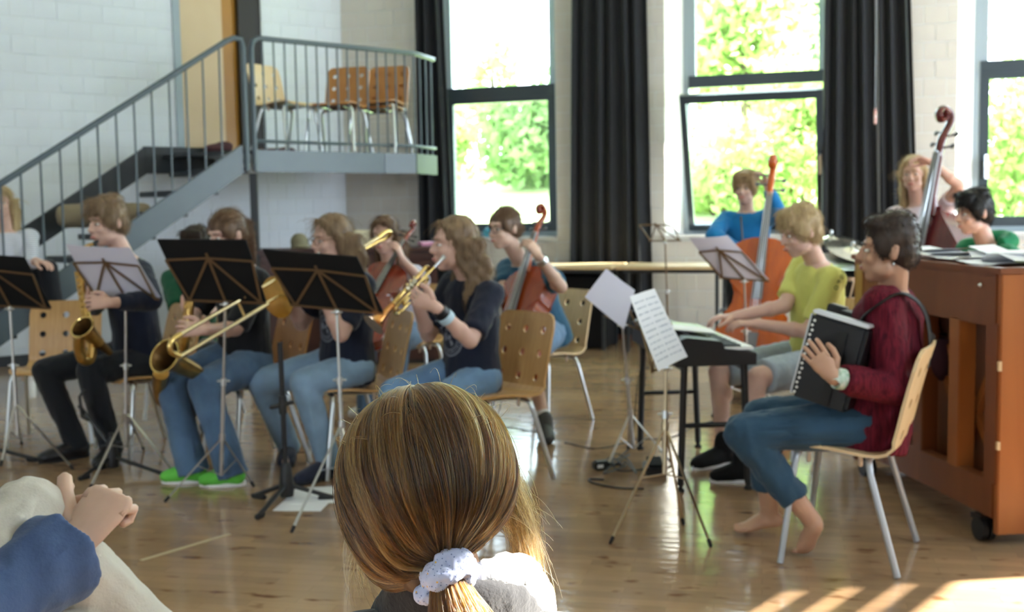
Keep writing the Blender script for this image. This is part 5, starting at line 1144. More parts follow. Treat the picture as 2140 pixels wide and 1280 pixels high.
hd = MB(); O = DRUM['O']; c = neck - O; hd.loft([c + r * .10 + up * .02 - f * .01, c + r * .08 - f * .09 + up * .0, c - f * .13 - up * .02, c - r * .08 - f * .09, c - r * .10 + up * .02 - f * .01], [.03, .05, .06, .05, .03], n=10); organic(hd, 'hood', grn, DRUM['root'], voxel=.01, wr=.004)
# --- half hidden musician behind the tenor sax girl
pel, neck, head = P(402, 730, 7.0), P(404, 572, 6.95), P(410, 518, 6.9); face = st((-.3, -.95, 0)); sh, hp, r, f, up = shoulders(pel, neck, face)
HID = person('dark-haired person in green top almost hidden behind the black music stand', pel, neck, head, (-.2, -.95, -.2), face,
    {'L': arm(sh['L'], (440, 650), (420, 660), (-1, 0, 0), (0, 0, -1), .6), 'R': arm(sh['R'], (372, 650), (390, 670), (1, 0, 0), (0, 0, -1), .6)},
    {'L': leg(hp['L'], (440, 740), (440, 880), (430, 890)), 'R': leg(hp['R'], (385, 745), (390, 880), (380, 892))},
    skin='pink', hair=('short', 'dark'), top=cloth('dark_green_cotton', (.01, .09, .045)), sleeve=.9, bottom=darkc, shoes=M['black'], hs=1.0, voxel=.011, seed=13)
# --- girl sitting on the stairs
pel, neck, head = P(22, 566, 8.3), P(12, 484, 8.25), P(3, 424, 8.2); pel = neck - V(-.02, -.03, .46); face = st((.35, -.93, 0)); sh, hp, r, f, up = shoulders(pel, neck, face)
strp = mat('striped_blouse', (.62, .64, .72), .85); nt = strp.node_tree; b_ = nt.nodes['Principled BSDF']; wv = nt.nodes.new('ShaderNodeTexWave'); wv.bands_direction = 'Z'; wv.inputs['Scale'].default_value = 22; tc_ = nt.nodes.new('ShaderNodeTexCoord'); nt.links.new(tc_.outputs['Object'], wv.inputs['Vector'])
rp_ = nt.nodes.new('ShaderNodeValToRGB'); rp_.color_ramp.elements[0].color = (.22, .24, .34, 1); rp_.color_ramp.elements[1].color = (.72, .73, .80, 1); rp_.color_ramp.elements[1].position = .4; nt.links.new(wv.outputs[0], rp_.inputs[0]); nt.links.new(rp_.outputs[0], b_.inputs['Base Color'])
kL = reach(100, 560, hp['L'], .43, True); kR = reach(78, 572, hp['R'], .43, True)
STAIR = person('fair-haired girl in striped blouse and dark trousers sitting behind the stair railing', pel, neck, head, (.25, -.95, -.1), face,
    {'L': arm(sh['L'], (62, 560), (75, 545), (1, -.3, -.2), (0, 0, -1), .5), 'R': arm(sh['R'], (-25, 560), (30, 560), (1, -.3, -.2), (0, 0, -1), .5)},
    {'L': (kL, kL + V(.04, .02, -.41), kL + V(.12, -.1, -.47)), 'R': (kR, kR + V(.04, .02, -.41), kR + V(.12, -.1, -.47))},
    skin='pink', hair=('long', 'blond'), top=strp, sleeve=1.8, bottom=darkc, shoes=M['black'], hs=1.0, voxel=.010, seed=14)
# ================================================================== INSTRUMENTS
def spline(pts, k=6):
    pts = [Vector(p) for p in pts]; out = []
    for i in range(len(pts) - 1):
        p0, p1, p2, p3 = pts[max(i - 1, 0)], pts[i], pts[i + 1], pts[min(i + 2, len(pts) - 1)]
        for j in range(k): t = j / k; out.append(.5 * ((2 * p1) + (p2 - p0) * t + (2 * p0 - 5 * p1 + 4 * p2 - p3) * t * t + (3 * p1 - p0 - 3 * p2 + p3) * t ** 3))
    return out + [pts[-1]]
def lerpn(vals, n): return list(np.interp(np.linspace(0, 1, n), np.linspace(0, 1, len(vals)), vals))
# --- violin family: local x right, y front, z up the neck; 0 = bottom of the body
def violone(label, cat, bottom, scroll, front, col, dark, sc, depth=.12, body=.75, slope=False):
    bottom, scroll = Vector(bottom), Vector(scroll); z = (scroll - bottom).normalized(); y = Vector(front); y = (y - z * y.dot(z)).normalized(); x = y.cross(z)
    total = (scroll - bottom).length; k = total / 1.20
    root = empty('cello' if cat == 'cello' else 'double_bass', label, cat, bottom); root.matrix_world = frame_m(bottom, x, y, z) @ Matrix.Scale(k, 4)
    prof = [(.0, .03), (.0, .10), (.02, .165), (.06, .205), (.13, .222), (.20, .215), (.27, .185), (.32, .155), (.345, .160), (.36, .145), (.40, .125), (.45, .122), (.49, .135), (.51, .150), (.525, .142), (.57, .155), (.62, .167), (.67, .165), (.71, .140), (.735, .10), (.75, .055), (.752, .03)]
    if slope: prof = prof[:17] + [(.64, .150), (.68, .115), (.72, .08), (.76, .05), (.79, .035)]
    R_ = [(h, zz) for zz, h in prof]; outl = R_ + [(-h, zz) for h, zz in R_[::-1]]; n = len(outl); cx, cz_ = 0, .36
    b = MB(); rings = []
    def ring(f, yy): return [((px - cx) * f + cx, yy, (pz - cz_) * f + cz_) for px, pz in outl]
    seq = [ring(.25, -depth / 2 - .030), ring(.6, -depth / 2 - .025), ring(.88, -depth / 2 - .010), ring(1.02, -depth / 2 - .002), ring(1.02, -depth / 2 + .004), ring(.985, -depth / 2 + .004), ring(.985, depth / 2 - .004), ring(1.02, depth / 2 - .004), ring(1.02, depth / 2 + .002), ring(.88, depth / 2 + .010), ring(.6, depth / 2 + .025), ring(.25, depth / 2 + .030)]
    vs = [p for rg_ in seq for p in rg_]; m_ = len(seq); fs = [(i * n + j, i * n + (j + 1) % n, (i + 1) * n + (j + 1) % n, (i + 1) * n + j) for i in range(m_ - 1) for j in range(n)] + [tuple(range(n))[::-1], tuple((m_ - 1) * n + j for j in range(n))]
    b.add(vs, fs); b.build('body', col, root, angle=.9)
    top = .75 if not slope else .79; yf = depth / 2 + .018
    b = MB(); b.loft([(0, yf - .02, top - .03), (0, yf + .0, top + .05), (0, yf - .005, top + .24)], [.024, .018, .015], [.03, .016, .014], n=12, ax=(1, 0, 0)); b.build('neck', col, root)
    b = MB(); b.add([(-.028, yf + .040, .42), (.028, yf + .040, .42), (.017, yf + .022, top + .245), (-.017, yf + .022, top + .245), (-.028, yf + .028, .42), (.028, yf + .028, .42), (.017, yf + .012, top + .245), (-.017, yf + .012, top + .245)], [(0, 1, 2, 3), (7, 6, 5, 4), (0, 4, 5, 1), (1, 5, 6, 2), (2, 6, 7, 3), (3, 7, 4, 0)]); b.build('fingerboard', dark, root, smooth=False)
    zt = top + .24; sp = [(0, yf + .005, zt - .01), (0, yf - .002, zt + .07), (0, yf - .03, zt + .15), (0, yf - .022, zt + .195), (0, yf + .022, zt + .205), (0, yf + .040, zt + .175), (0, yf + .022, zt + .150), (0, yf + .002, zt + .165), (0, yf + .006, zt + .183), (0, yf + .018, zt + .180)]
    q = spline(sp, 5); b = MB(); b.loft(q, lerpn([.017, .021, .019, .017, .019, .021, .022, .025, .029, .030], len(q)), lerpn([.020, .020, .017, .014, .013, .013, .012, .011, .010, .006], len(q)), ax=(1, 0, 0), n=12); sc_ = b.build('scroll', col, root)
    for i in range(4): s = 1 if i % 2 else -1; zz = zt + .03 + .028 * i; b = MB(); b.cap((s * .012, yf - .004 - .006 * i, zz), (s * .055, yf - .004 - .006 * i, zz), .005, .006, 8); b.ell((s * .066, yf - .004 - .006 * i, zz), (.014, .005, .012)); b.build('peg', dark, root)
    b = MB(); b.prism([(-.045, 0), (-.03, .03), (-.034, .062), (0, .075), (.034, .062), (.03, .03), (.045, 0), (.02, .0), (0, .03), (-.02, 0)], (0, depth / 2 + .022, .31), (1, 0, 0), (0, 1, 0), (0, 0, 1), .010); b.build('bridge', M['tabletop'], root, smooth=False)
    b = MB(); b.add([(-.016, yf + .03, .05), (.016, yf + .03, .05), (.030, yf + .055, .24), (-.030, yf + .055, .24), (-.016, yf + .02, .05), (.016, yf + .02, .05), (.030, yf + .042, .24), (-.030, yf + .042, .24)], [(0, 1, 2, 3), (7, 6, 5, 4), (0, 4, 5, 1), (1, 5, 6, 2), (2, 6, 7, 3), (3, 7, 4, 0)]); b.build('tailpiece', dark, root, smooth=False)
    for i in range(4): xx = (i - 1.5); b = MB(); b.tube([(xx * .014, yf + .052, .24), (xx * .016, yf + .075, .315), (xx * .007, yf + .024, top + .25)], .0016, 5); b.build('string', M['chrome'], root)
    for s in (1, -1):
        f_ = [(s * .075, .27), (s * .085, .30), (s * .080, .36), (s * .070, .41), (s * .062, .44)]; b = MB(); b.loft([(fx, depth / 2 + .018, fz) for fx, fz in f_], [.010, .006, .007, .006, .009], [.004] * 5, ax=(1, 0, 0), n=8); b.build('sound_hole', M['blackmat'], root)
    b = MB(); b.tube([(0, 0, .02), (0, 0, -.28 if cat == 'cello' else -.10)], .005, 8); b.build('endpin', M['chrome'], root); return root
vc = lambda n, c, c2: mat(n, c, .22, col2=c2, vs=5, stretch=(6, 6, 1), coat=.5)
M['ebony'] = mat('ebony', (.02, .018, .018), .25); M['ebonyg'] = mat('grey_fingerboard', (.16, .16, .17), .3)  # even grey base for the paler fingerboards
violone('red-brown cello held by the teal-shirted player with glasses', 'cello', P(1058, 800, 6.12), P(1150, 446, 6.72), (-.62, -.78, 0), vc('red_cello_varnish', (.33, .055, .012), (.22, .03, .008)), M['ebonyg'], 1)
violone('dark red cello held by the girl in pale lilac', 'cello', P(738, 715, 6.58), P(868, 478, 7.12), (-.25, -.97, 0), vc('dark_cello_varnish', (.24, .03, .010), (.13, .016, .006)), M['ebony'], 1)
violone('glossy orange double bass played by the blue-jacketed child', 'double bass', P(1566, 800, 7.28), P(1619, 340, 7.66), (-.30, -.95, .1), vc('orange_bass_varnish', (.58, .115, .008), (.42, .07, .006)), M['ebonyg'], 1, depth=.15)
violone('dark red double bass played by the fair-haired girl', 'double bass', P(1932, 820, 7.10), P(2022, 262, 7.42), (-.92, -.38, .05), vc('dark_bass_varnish', (.13, .014, .014), (.07, .008, .008)), M['ebonyg'], 1, depth=.22, slope=True)

# --- brass and saxophones
def tubew(root, pts, r, name, m, n=12, k=6, rs=None):
    q = spline([Vector(p) - root.location for p in pts], k); b = MB(); b.loft(q, lerpn(rs, len(q)) if rs else [r] * len(q), n=n); return b.build(name, m, root)
def bell(root, c, d, prof, m, name='bell', n=28, inner=False):
    c = Vector(c) - root.location
    if inner:
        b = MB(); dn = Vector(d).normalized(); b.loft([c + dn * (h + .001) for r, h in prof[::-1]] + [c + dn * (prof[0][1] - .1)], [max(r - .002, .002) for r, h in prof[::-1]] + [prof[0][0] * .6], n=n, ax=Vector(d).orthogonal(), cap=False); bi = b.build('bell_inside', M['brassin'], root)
        b = MB(); b.loft([c + dn * h for r, h in prof], [r for r, h in prof], n=n, ax=Vector(d).orthogonal(), cap=False); return b.build(name, m, root)
    b = MB(); pr = prof + [(r - .003, h - .001) for r, h in prof[::-1]]; pr += [(prof[0][0] * .7, prof[0][1] - .12)]
    b.loft([c + Vector(d).normalized() * h for r, h in pr], [max(r, .002) for r, h in pr], n=n, ax=Vector(d).orthogonal()); return b.build(name, m, root)
def sax(label, pts, rs, bellc, belld, rim, m, mouth):
    root = empty('saxophone', label, 'saxophone', pts[2]); O = root.location.copy()
    tubew(root, mouth, .0, 'mouthpiece', M['black'], rs=[.006, .011, .012]); tubew(root, pts[:4], .0, 'neck', m, rs=rs[:4]); tubew(root, pts[3:], .0, 'body_tube', m, rs=rs[3:], n=16)
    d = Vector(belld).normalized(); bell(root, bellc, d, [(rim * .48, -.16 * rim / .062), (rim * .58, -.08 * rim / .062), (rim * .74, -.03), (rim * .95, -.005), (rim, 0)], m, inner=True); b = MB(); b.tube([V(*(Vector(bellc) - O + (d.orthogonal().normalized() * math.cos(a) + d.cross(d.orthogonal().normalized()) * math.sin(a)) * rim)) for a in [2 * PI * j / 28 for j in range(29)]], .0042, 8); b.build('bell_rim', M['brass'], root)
    q = spline([Vector(p) - O for p in pts[3:6]], 14); side = V(-.4, -.9, .1).normalized()
    for i in range(4, len(q) - 2, 2):
        t = (q[i + 1] - q[i]).normalized(); nrm = (side - t * side.dot(t)).normalized(); rr = rs[4] * .9; c = q[i] + nrm * (rr + .006); b = MB(); kr = .009 + .004 * (i / len(q)); b.lathe([(.001, 0), (kr, 0), (kr, .004), (.001, .006)], c, nrm, 12); b.build('key', m, root)
    b = MB(); off = side * (rs[4] + .014); b.tube([q[3] + off, q[len(q) // 2] + off, q[-2] + off], .003, 6); b.build('key_rod', m, root); return root
sax('gold alto saxophone played by the boy in black trousers',
    [P(198, 510, 5.72), P(184, 514, 5.71), P(166, 528, 5.72), P(165, 556, 5.70), P(178, 640, 5.66), P(192, 720, 5.62), P(188, 750, 5.60), P(174, 752, 5.57), P(166, 730, 5.55), P(166, 705, 5.53)], [.008, .010, .011, .013, .018, .024, .026, .027, .028, .029], P(172, 684, 5.50), (-.25, -.75, .62), .058, M['brassd'], [P(206, 503, 5.735), P(201, 507, 5.728), P(195, 512, 5.718)])
sax('larger gold tenor saxophone played by the girl with green shoes',
    [P(436, 520, 5.45), P(422, 522, 5.42), P(406, 536, 5.38), P(404, 566, 5.36), P(392, 680, 5.30), P(368, 800, 5.38), P(354, 840, 5.40), P(340, 838, 5.36), P(334, 810, 5.28), P(337, 780, 5.18)], [.009, .012, .014, .016, .022, .029, .031, .033, .034, .036], P(344, 745, 5.06), (-.42, -.78, .46), .080, M['brassd'], [P(450, 514, 5.47), P(444, 516, 5.46), P(434, 520, 5.45)])
# trombone
def tl(px): return 4.72 + (px - 357) * .00193
def tp(px, py): return P(px, py, tl(px))
tb = empty('trombone', 'shiny brass trombone with slide pointing at the viewer, held by the girl with glasses', 'trombone', tp(600, 600)); O = tb.location.copy()
d = (tp(360, 722) - tp(657, 540)).normalized()
tubew(tb, [tp(657, 540), tp(510, 622)], .0075, 'inner_slide', M['brasspale'], k=2); tubew(tb, [tp(556, 634), tp(660, 573)], .0075, 'inner_slide', M['brasspale'], k=2)
tubew(tb, [tp(500, 628), tp(378, 699), tp(362, 710), tp(355, 724), tp(360, 738), tp(374, 745), tp(390, 738), tp(560, 636)], .0095, 'outer_slide', M['brasspale'], k=5)
tubew(tb, [tp(378, 699), tp(362, 710), tp(355, 724), tp(360, 738), tp(376, 744)], .0125, 'slide_bow', M['brass'], k=5)
tubew(tb, [tp(497, 630), tp(512, 664)], .006, 'hand_brace', M['brasspale'], k=1); tubew(tb, [tp(640, 552), tp(655, 580)], .006, 'hand_brace', M['brasspale'], k=1)
tubew(tb, [tp(668, 532), tp(662, 536), tp(656, 540)], 0, 'mouthpiece', M['chrome'], rs=[.014, .009, .006])
bc = tp(580, 622); rear = tp(806, 489)
tubew(tb, [tp(660, 573), tp(720, 541), tp(790, 497)], .009, 'gooseneck', M['brasspale'], k=3)
tubew(tb, [tp(790, 497), rear + V(0, .01, .01), rear + V(.02, .04, .005), rear + V(-.0, .06, -.02), tp(785, 502) + V(0, .06, -.01)], .011, 'tuning_slide', M['brass'], k=6)
bb = bc - d * .0; b0 = tp(785, 502) + V(0, .06, -.01); tubew(tb, [b0, b0.lerp(bb, .5), b0.lerp(bb, .8)], 0, 'bell_tube', M['brass'], rs=[.011, .014, .019], k=4)
bell(tb, bb, (d + V(-.15, -.45, .15)).normalized(), [(.019, -.26), (.024, -.17), (.034, -.09), (.052, -.04), (.078, -.012), (.100, 0)], M['brass'])
# trumpet in its own frame
def trumpet(label, mouth, bellp, side):
    a = (bellp - mouth); L = a.length; a.normalize(); u = Vector(side); u = (u - a * u.dot(a)).normalized(); w = a.cross(u); k = L / .48
    root = empty('trumpet', label, 'trumpet', mouth); root.matrix_world = frame_m(mouth, a, w, u) @ Matrix.Scale(k, 4); T = lambda pts, r, n_, m, rs=None: (lambda q: MBtube(q, r, n_, m, rs))(spline(pts, 5))
    def MBtube(q, r, n_, m, rs): b = MB(); b.loft(q, lerpn(rs, len(q)) if rs else [r] * len(q), n=12); return b.build(n_, m, root)
    T([(-.01, 0, 0), (.02, 0, 0), (.07, 0, 0)], 0, 'mouthpiece', M['chrome'], [.013, .008, .006]); T([(.06, 0, 0), (.2, 0, 0), (.30, 0, 0)], .0062, 'lead_pipe', M['brass'])
    T([(.30, 0, 0), (.345, 0, -.008), (.36, 0, -.035), (.345, 0, -.062), (.30, 0, -.07), (.26, 0, -.07)], .0075, 'tuning_slide', M['brass'])
    T([(.24, .02, -.062), (.14, .03, -.064), (.09, .034, -.055), (.07, .036, -.030), (.09, .034, -.004), (.13, .03, 0), (.25, .025, 0), (.36, .02, 0)], 0, 'bell_tube', M['brass'], [.0065, .007, .0075, .008, .0085, .009, .0105, .013])
    b = MB(); pr = [(.013, .34), (.018, .40), (.027, .44), (.044, .47), (.061, .48)]; pr += [(r - .002, h - .001) for r, h in pr[::-1]]; b.loft([(h, .02, 0) for r, h in pr], [r for r, h in pr], n=26, ax=(0, 1, 0)); b.build('bell', M['copper'], root)
    for i in range(3):
        x = .19 + .024 * i; b = MB(); b.loft([(x, .012, -.085), (x, .012, .025)], .0105, n=14, ax=(1, 0, 0)); v = b.build('valve', M['chrome'], root); b = MB(); b.tube([(x, .012, .02), (x, .012, .05)], .003, 6); b.lathe([(.007, .048), (.007, .054)], (x, .012, 0), (0, 0, 1), 12); b.build('valve_cap', M['brasspale'], v)
    T([(.16, .012, -.03), (.12, .005, -.03), (.115, .004, -.045), (.12, .005, -.055), (.165, .012, -.055)], .006, 'valve_slide', M['brass']); T([(.243, .012, -.03), (.29, .005, -.03), (.295, .004, -.04), (.29, .005, -.052), (.243, .012, -.05)], .006, 'valve_slide', M['brass']); return root
trumpet('brass trumpet with rosy bell played by the girl with wavy hair', P(926, 540, 5.04), P(787, 684, 4.84), (.6, .25, .75))
# watch and wrist bands on the trumpet player
ww = P(910, 642, 4.95); A_ = TRUMP['root']; O = A_.location.copy()
# --- accordion
acf = st((-.887, .46, 0)); acr = st((.46, .887, 0)); u_ = V(0, 0, 1)
o_ = P(1650, 826, 3.93); tl_ = (P(1697, 652, 3.90) - o_); up_ = tl_.normalized(); AH = tl_.length; fr_ = (P(1738, 876, 3.84) - o_); fr_ = (fr_ - up_ * fr_.dot(up_)); AW = .205; fr_.normalize(); nr_ = up_.cross(fr_).normalized()
if nr_.y < 0: nr_ = -nr_
acc = empty('accordion', 'black piano accordion with chrome trim and shoulder straps on the barefoot player\'s lap', 'accordion', o_); acc.matrix_world = frame_m(o_, fr_, up_.cross(fr_).normalized() if False else nr_, up_) if fr_.cross(nr_).dot(up_) > 0 else frame_m(o_, fr_, nr_, up_)
M['accblack'] = mat('black_celluloid', (.006, .006, .007), .32, spec=.4); M['bellows'] = mat('black_bellows', (.012, .011, .012), .7)
H_ = AH
b = MB(); b.box((AW / 2, .05, H_ / 2), (AW, .10, H_)); b.build('bass_box', M['accblack'], acc, bevel=.012, smooth=False)
b = MB(); b.box((AW * .62, -.006, H_ * .45), (AW * .16, .006, H_ * .86)); b.build('hand_strap', M['rubber'], acc, smooth=False, bevel=.002)
b = MB(); b.box((AW / 2, .03, H_ + .004), (AW * 1.0, .055, .014)); b.build('chrome_top', mat('bright_trim', (.75, .76, .78), .3, .6), acc, bevel=.004, smooth=False)
b = MB(); b.box((-.003, .02, H_ / 2), (.008, .02, H_ * .96)); b.build('chrome_edge', M['chrome'], acc, bevel=.003, smooth=False)
for i in range(14):
    for j in range(3): b = MB(); b.lathe([(.0045, 0), (.0045, .004), (.002, .006)], (-.004, .045 + .014 * j, H_ * .08 + i * H_ * .062), (-1, 0, 0), 8); b.build('bass_button', wm, acc)
for i in range(16): b = MB(); b.lathe([(.005, 0), (.005, .003), (.003, .005)], (.014 + .004 * (i % 2), -.001, H_ * .06 + i * H_ * .057), (0, -1, 0), 8); b.build('trim_stud', wm, acc)
nf = 9; b = MB(); vs = []
for i in range(nf * 2 + 1):
    y = .10 + .16 * i / (nf * 2); g = .0 if i % 2 else .014
    vs += [(g, y, g), (AW - g, y, g), (AW - g, y, H_ - g), (g, y, H_ - g)]
b.add(vs, [(4 * i + j, 4 * i + (j + 1) % 4, 4 * i + 4 + (j + 1) % 4, 4 * i + 4 + j) for i in range(nf * 2) for j in range(4)]); b.build('bellows', M['bellows'], acc, smooth=False)
b = MB(); b.box((AW / 2, .32, H_ / 2), (AW, .12, H_)); b.build('treble_box', M['accblack'], acc, bevel=.012, smooth=False)
b = MB(); b.box((-.03, .36, H_ / 2), (.07, .03, H_ * 1.02)); b.build('key_board', M['accblack'], acc, bevel=.004, smooth=False)
for i in range(20): b = MB(); b.box((-.03, .385, H_ * .02 + H_ * .05 * (i + .4)), (.06, .016, H_ * .044)); b.build('white_key', wm, acc, smooth=False)
# straps run over the shoulders (kept with the accordion)
mi = acc.matrix_world.inverted()
def strap(pts, w=.022):
    q = spline([mi @ (Vector(p) + V(0, -.022, .014)) for p in pts], 6); b = MB(); b.loft(q, [w] * len(q), [.005] * len(q), n=8, ax=(mi.to_3x3() @ V(.46, .887, 0))); return b.build('shoulder_strap', M['strap'], acc)
M['strap'] = mat('black_leather', (.008, .008, .009), .7, spec=.25)
strap([P(1792, 690, 3.92), P(1800, 670, 3.90), P(1835, 642, 3.85), P(1872, 622, 3.86), P(1908, 634, 3.90), P(1930, 668, 3.92), P(1938, 720, 3.95), P(1936, 770, 4.00)])
strap([P(1800, 672, 4.2), P(1830, 640, 4.2), P(1880, 622, 4.2), P(1925, 650, 4.2), P(1940, 700, 4.16)])
strap([P(1938, 705, 3.98), P(1944, 712, 4.05), P(1946, 716, 4.14)], .014)
# wrist bands
def band(p, a, b_, r, m, name, w=.016):
    O = p['O']; a, b_ = Vector(a) - O, Vector(b_) - O; d_ = (b_ - a).normalized(); q = MB(); q.lathe([(r - .003, -w), (r, -w), (r + .0015, 0), (r, w), (r - .003, w)], a, d_, 18); return q.build(name, m, p['root'])

def arm_pt(p, side, k): el, wr = p['arms'][side]; return wr.lerp(el, k), el
for p, side, k, r_, m, nm in ((TRUMP, 'L', .16, .034, M['black'], 'watch'), (TRUMP, 'L', .30, .036, mat('pale_blue_band', (.45, .60, .70), .7), 'wristband'), (TEAL, 'L', .12, .033, M['chrome'], 'watch'), (ACC, 'L', .10, .036, mat('green_white_band', (.25, .45, .30), .8, col2=(.7, .72, .68), vs=60), 'wristband')):
    a_, b__ = arm_pt(p, side, k); band(p, a_, b__, r_, m, nm)
e = MB(); e.ell((-.077, -.012, -.045), (.005, .005, .006), nu=8, nv=6); xf(e, ACC['H'], P(1856, 524, 3.98) - ACC['O'], ACC['hs']); e.build('earring', M['chrome'], ACC['root'])
# ================================================================== AUDIENCE IN THE FOREGROUND
HM = bpy.data.materials.new('hair_strand'); HM.use_nodes = True; nt = HM.node_tree; nt.nodes.clear(); ho = nt.nodes.new('ShaderNodeOutputMaterial'); hb_ = nt.nodes.new('ShaderNodeBsdfHairPrincipled'); hb_.parametrization = 'MELANIN'
hb_.inputs['Melanin'].default_value = .45; hb_.inputs['Melanin Redness'].default_value = .72; hb_.inputs['Roughness'].default_value = .32; hb_.inputs['Random Color'].default_value = .75; hb_.inputs['Random Roughness'].default_value = .2
nt.links.new(hb_.outputs[0], ho.inputs[0])
def strands(name, paths, rad, m, parent):
    cu = bpy.data.hair_curves.new(name); cu.add_curves([len(p) for p in paths]); pos = np.concatenate([np.asarray(p, dtype=np.float32) for p in paths])
    cu.position_data.foreach_set('vector', pos.ravel()); r = np.concatenate([np.linspace(rad, rad * .45, len(p)) for p in paths]).astype(np.float32)
    at_ = cu.attributes.get('radius') or cu.attributes.new('radius', 'FLOAT', 'POINT'); at_.data.foreach_set('value', r); cu.materials.append(m); return link(bpy.data.objects.new(name, cu), parent)

GY = 1.36
pelg, nkg, hdg = P(985, 1950, GY + .02), P(965, 1300, GY), P(898, 1040, GY + .0)
fg_ = st((.08, 1, 0)); sh, hp, r, f, up = shoulders(pelg, nkg, fg_, .125)
jacket = cloth('black_jacket', (.016, .017, .020), .25, .4, 9)
GIRL = person('girl with long brown ponytail and white collar, seen from behind in the foreground', pelg, nkg, hdg, (-.10, 1, -.10), fg_,
    {'L': (sh['L'] + V(-.06, .02, -.23), sh['L'] + V(.02, .22, -.28), V(.3, 1, 0), V(0, 0, -1), .4), 'R': (sh['R'] + V(.06, .02, -.23), sh['R'] + V(-.02, .22, -.28), V(-.3, 1, 0), V(0, 0, -1), .4)},
    {'L': (hp['L'] + V(-.02, .36, .02), V(hp['L'].x - .02, hp['L'].y + .38, .08), V(hp['L'].x - .02, hp['L'].y + .5, .03)), 'R': (hp['R'] + V(.02, .36, .02), V(hp['R'].x + .02, hp['R'].y + .38, .08), V(hp['R'].x + .02, hp['R'].y + .5, .03))},
    skin='fair', hair=('pony', 'brown'), top=jacket, sleeve=1.85, bottom=jeans, shoes=M['black'], hs=.98, voxel=.006, shw=.125, torso_k=.86, seed=21)
for ch in list(GIRL['root'].children):
    if ch.name.split('.')[0] == 'hair': bpy.data.objects.remove(ch)
O = GIRL['O']; gc = P(893, 985, GY) - O                      # centre of the hair volume
RX, RY_, RZ = .1065, .118, .106
E1_, E2_, E3_ = V(1, 0, 0), V(0, 1, 0), V(0, 0, 1)
def sph(d, k=1.0): return V(d[0] * RX * k, d[1] * RY_ * k, d[2] * RZ * k) + gc
anchor = P(932, 1188, GY - .085) - O; ad_ = (anchor - gc); sdn = V(ad_.x / RX, ad_.y / RY_, ad_.z / RZ).normalized()
b = MB(); b.ell(gc, (RX * .955, RY_ * .95, RZ * .955), nu=28, nv=20); b.cap(gc + V(.005, -.04, -.06), anchor + V(-.004, .018, .010), .074, .030, 20); b.cap(gc + V(-.03, -.01, -.058), anchor + V(-.034, .022, -.012), .064, .026, 20)
organic(b, 'hair_mass', mat('brown_hair_under', (.11, .058, .030), .55, col2=(.055, .028, .015), vs=60, stretch=(1, 1, .12)), GIRL['root'], voxel=.006, smooth=4, dec=.7)
rs_ = np.random.RandomState(3); paths = []
part = V(-.16, .25, .95).normalized()
def slerp(a, b_, t):
    w = math.acos(max(-1, min(1, a.dot(b_)))); s = math.sin(w)
    return a if s < 1e-4 else a * (math.sin((1 - t) * w) / s) + b_ * (math.sin(t * w) / s)
NS = 17000
def hpath(q, wobv, lift):
    sgn = 1 if q.x > part.x else -1; n = 13; p = []; sag = max(0, min(1, -q.x * 1.3)) * max(0, min(1, .75 - q.z))
    for k in range(n):
        t = k / (n - 1); d_ = slerp(q, sdn, t ** 1.05); bow = math.sin(PI * t)
        d_ = (d_ + V(sgn * .16 * bow * max(0, q.z), 0, 0)).normalized(); pt = sph(d_, lift)
        if t > .72: pt = pt.lerp(anchor + wobv * .9, ((t - .72) / .28) ** 1.6)
        p.append(pt + wobv * (bow * .6) + V(-.008, -.004, -.034) * (sag * math.sin(PI * t ** 1.3)))
    return p
def root_dir():
    while True:
        q = V(*rs_.normal(size=3)).normalized()
        if q.z > -.80 and q.dot(sdn) < .80 and not (q.y > .45 and q.z < .25): return q
NC = 300; croots = [root_dir() for _ in range(NC)]; CR = np.array([tuple(q) for q in croots])
cpaths = [np.array([tuple(v) for v in hpath(q, V(*(rs_.normal(size=3) * .0075)), 1.0 + abs(rs_.normal()) * .016)]) for q in croots]; ctone = rs_.uniform(size=NC); tones = ([], [], [])
for i in range(NS):
    q = root_dir(); c = int(np.argmax(CR @ np.array(tuple(q)))); base = np.array([tuple(v) for v in hpath(q, V(*(rs_.normal(size=3) * .0045)), 1.0 + abs(rs_.normal()) * .008)]); w = (.30 + .60 * np.linspace(0, 1, 13) ** .6)[:, None] * (.75 if rs_.uniform() < .8 else .15)
    tones[0 if ctone[c] < .36 else (2 if ctone[c] > .78 else 1)].append(base * (1 - w) + cpaths[c] * w)
paths = []
tail = P(985, 1330, GY - .11) - O
for i in range(2600):
    a = rs_.uniform(0, 2 * PI); rr = math.sqrt(rs_.uniform()) ; o0 = V(math.cos(a) * .013 * rr, math.sin(a) * .011 * rr, 0); o1 = V(math.cos(a) * .040 * rr, math.sin(a) * .022 * rr, 0) + V(*(rs_.normal(size=3) * .004)); p = []
    p0 = anchor + o0; p2 = tail + o1 + V(0, 0, -.05 * rs_.uniform()); p1 = anchor.lerp(tail, .4) + V(-.004, -.016, .0) + o1 * .75
    for k in range(10): t = k / 9; p.append(tuple(p0 * (1 - t) ** 2 + p1 * (2 * t * (1 - t)) + p2 * t * t))
    paths.append(p)
strands('hair', paths + tones[1], .00034, HM, GIRL['root'])
for nm, tn, me_, rd in (('dark_lock', 0, .60, .65), ('light_lock', 2, .28, .72)):
    q = HM.copy(); q.name = nm; q.node_tree.nodes['Principled Hair BSDF'].inputs['Melanin'].default_value = me_; q.node_tree.nodes['Principled Hair BSDF'].inputs['Melanin Redness'].default_value = rd; strands(nm, tones[tn], .00034, q, GIRL['root'])
HM2 = HM.copy(); HM2.name = 'backlit_hair_strand'; HM2.node_tree.nodes['Principled Hair BSDF'].inputs['Melanin'].default_value = .26  # lighter melanin puts the backlight into the loose strands
fly = []
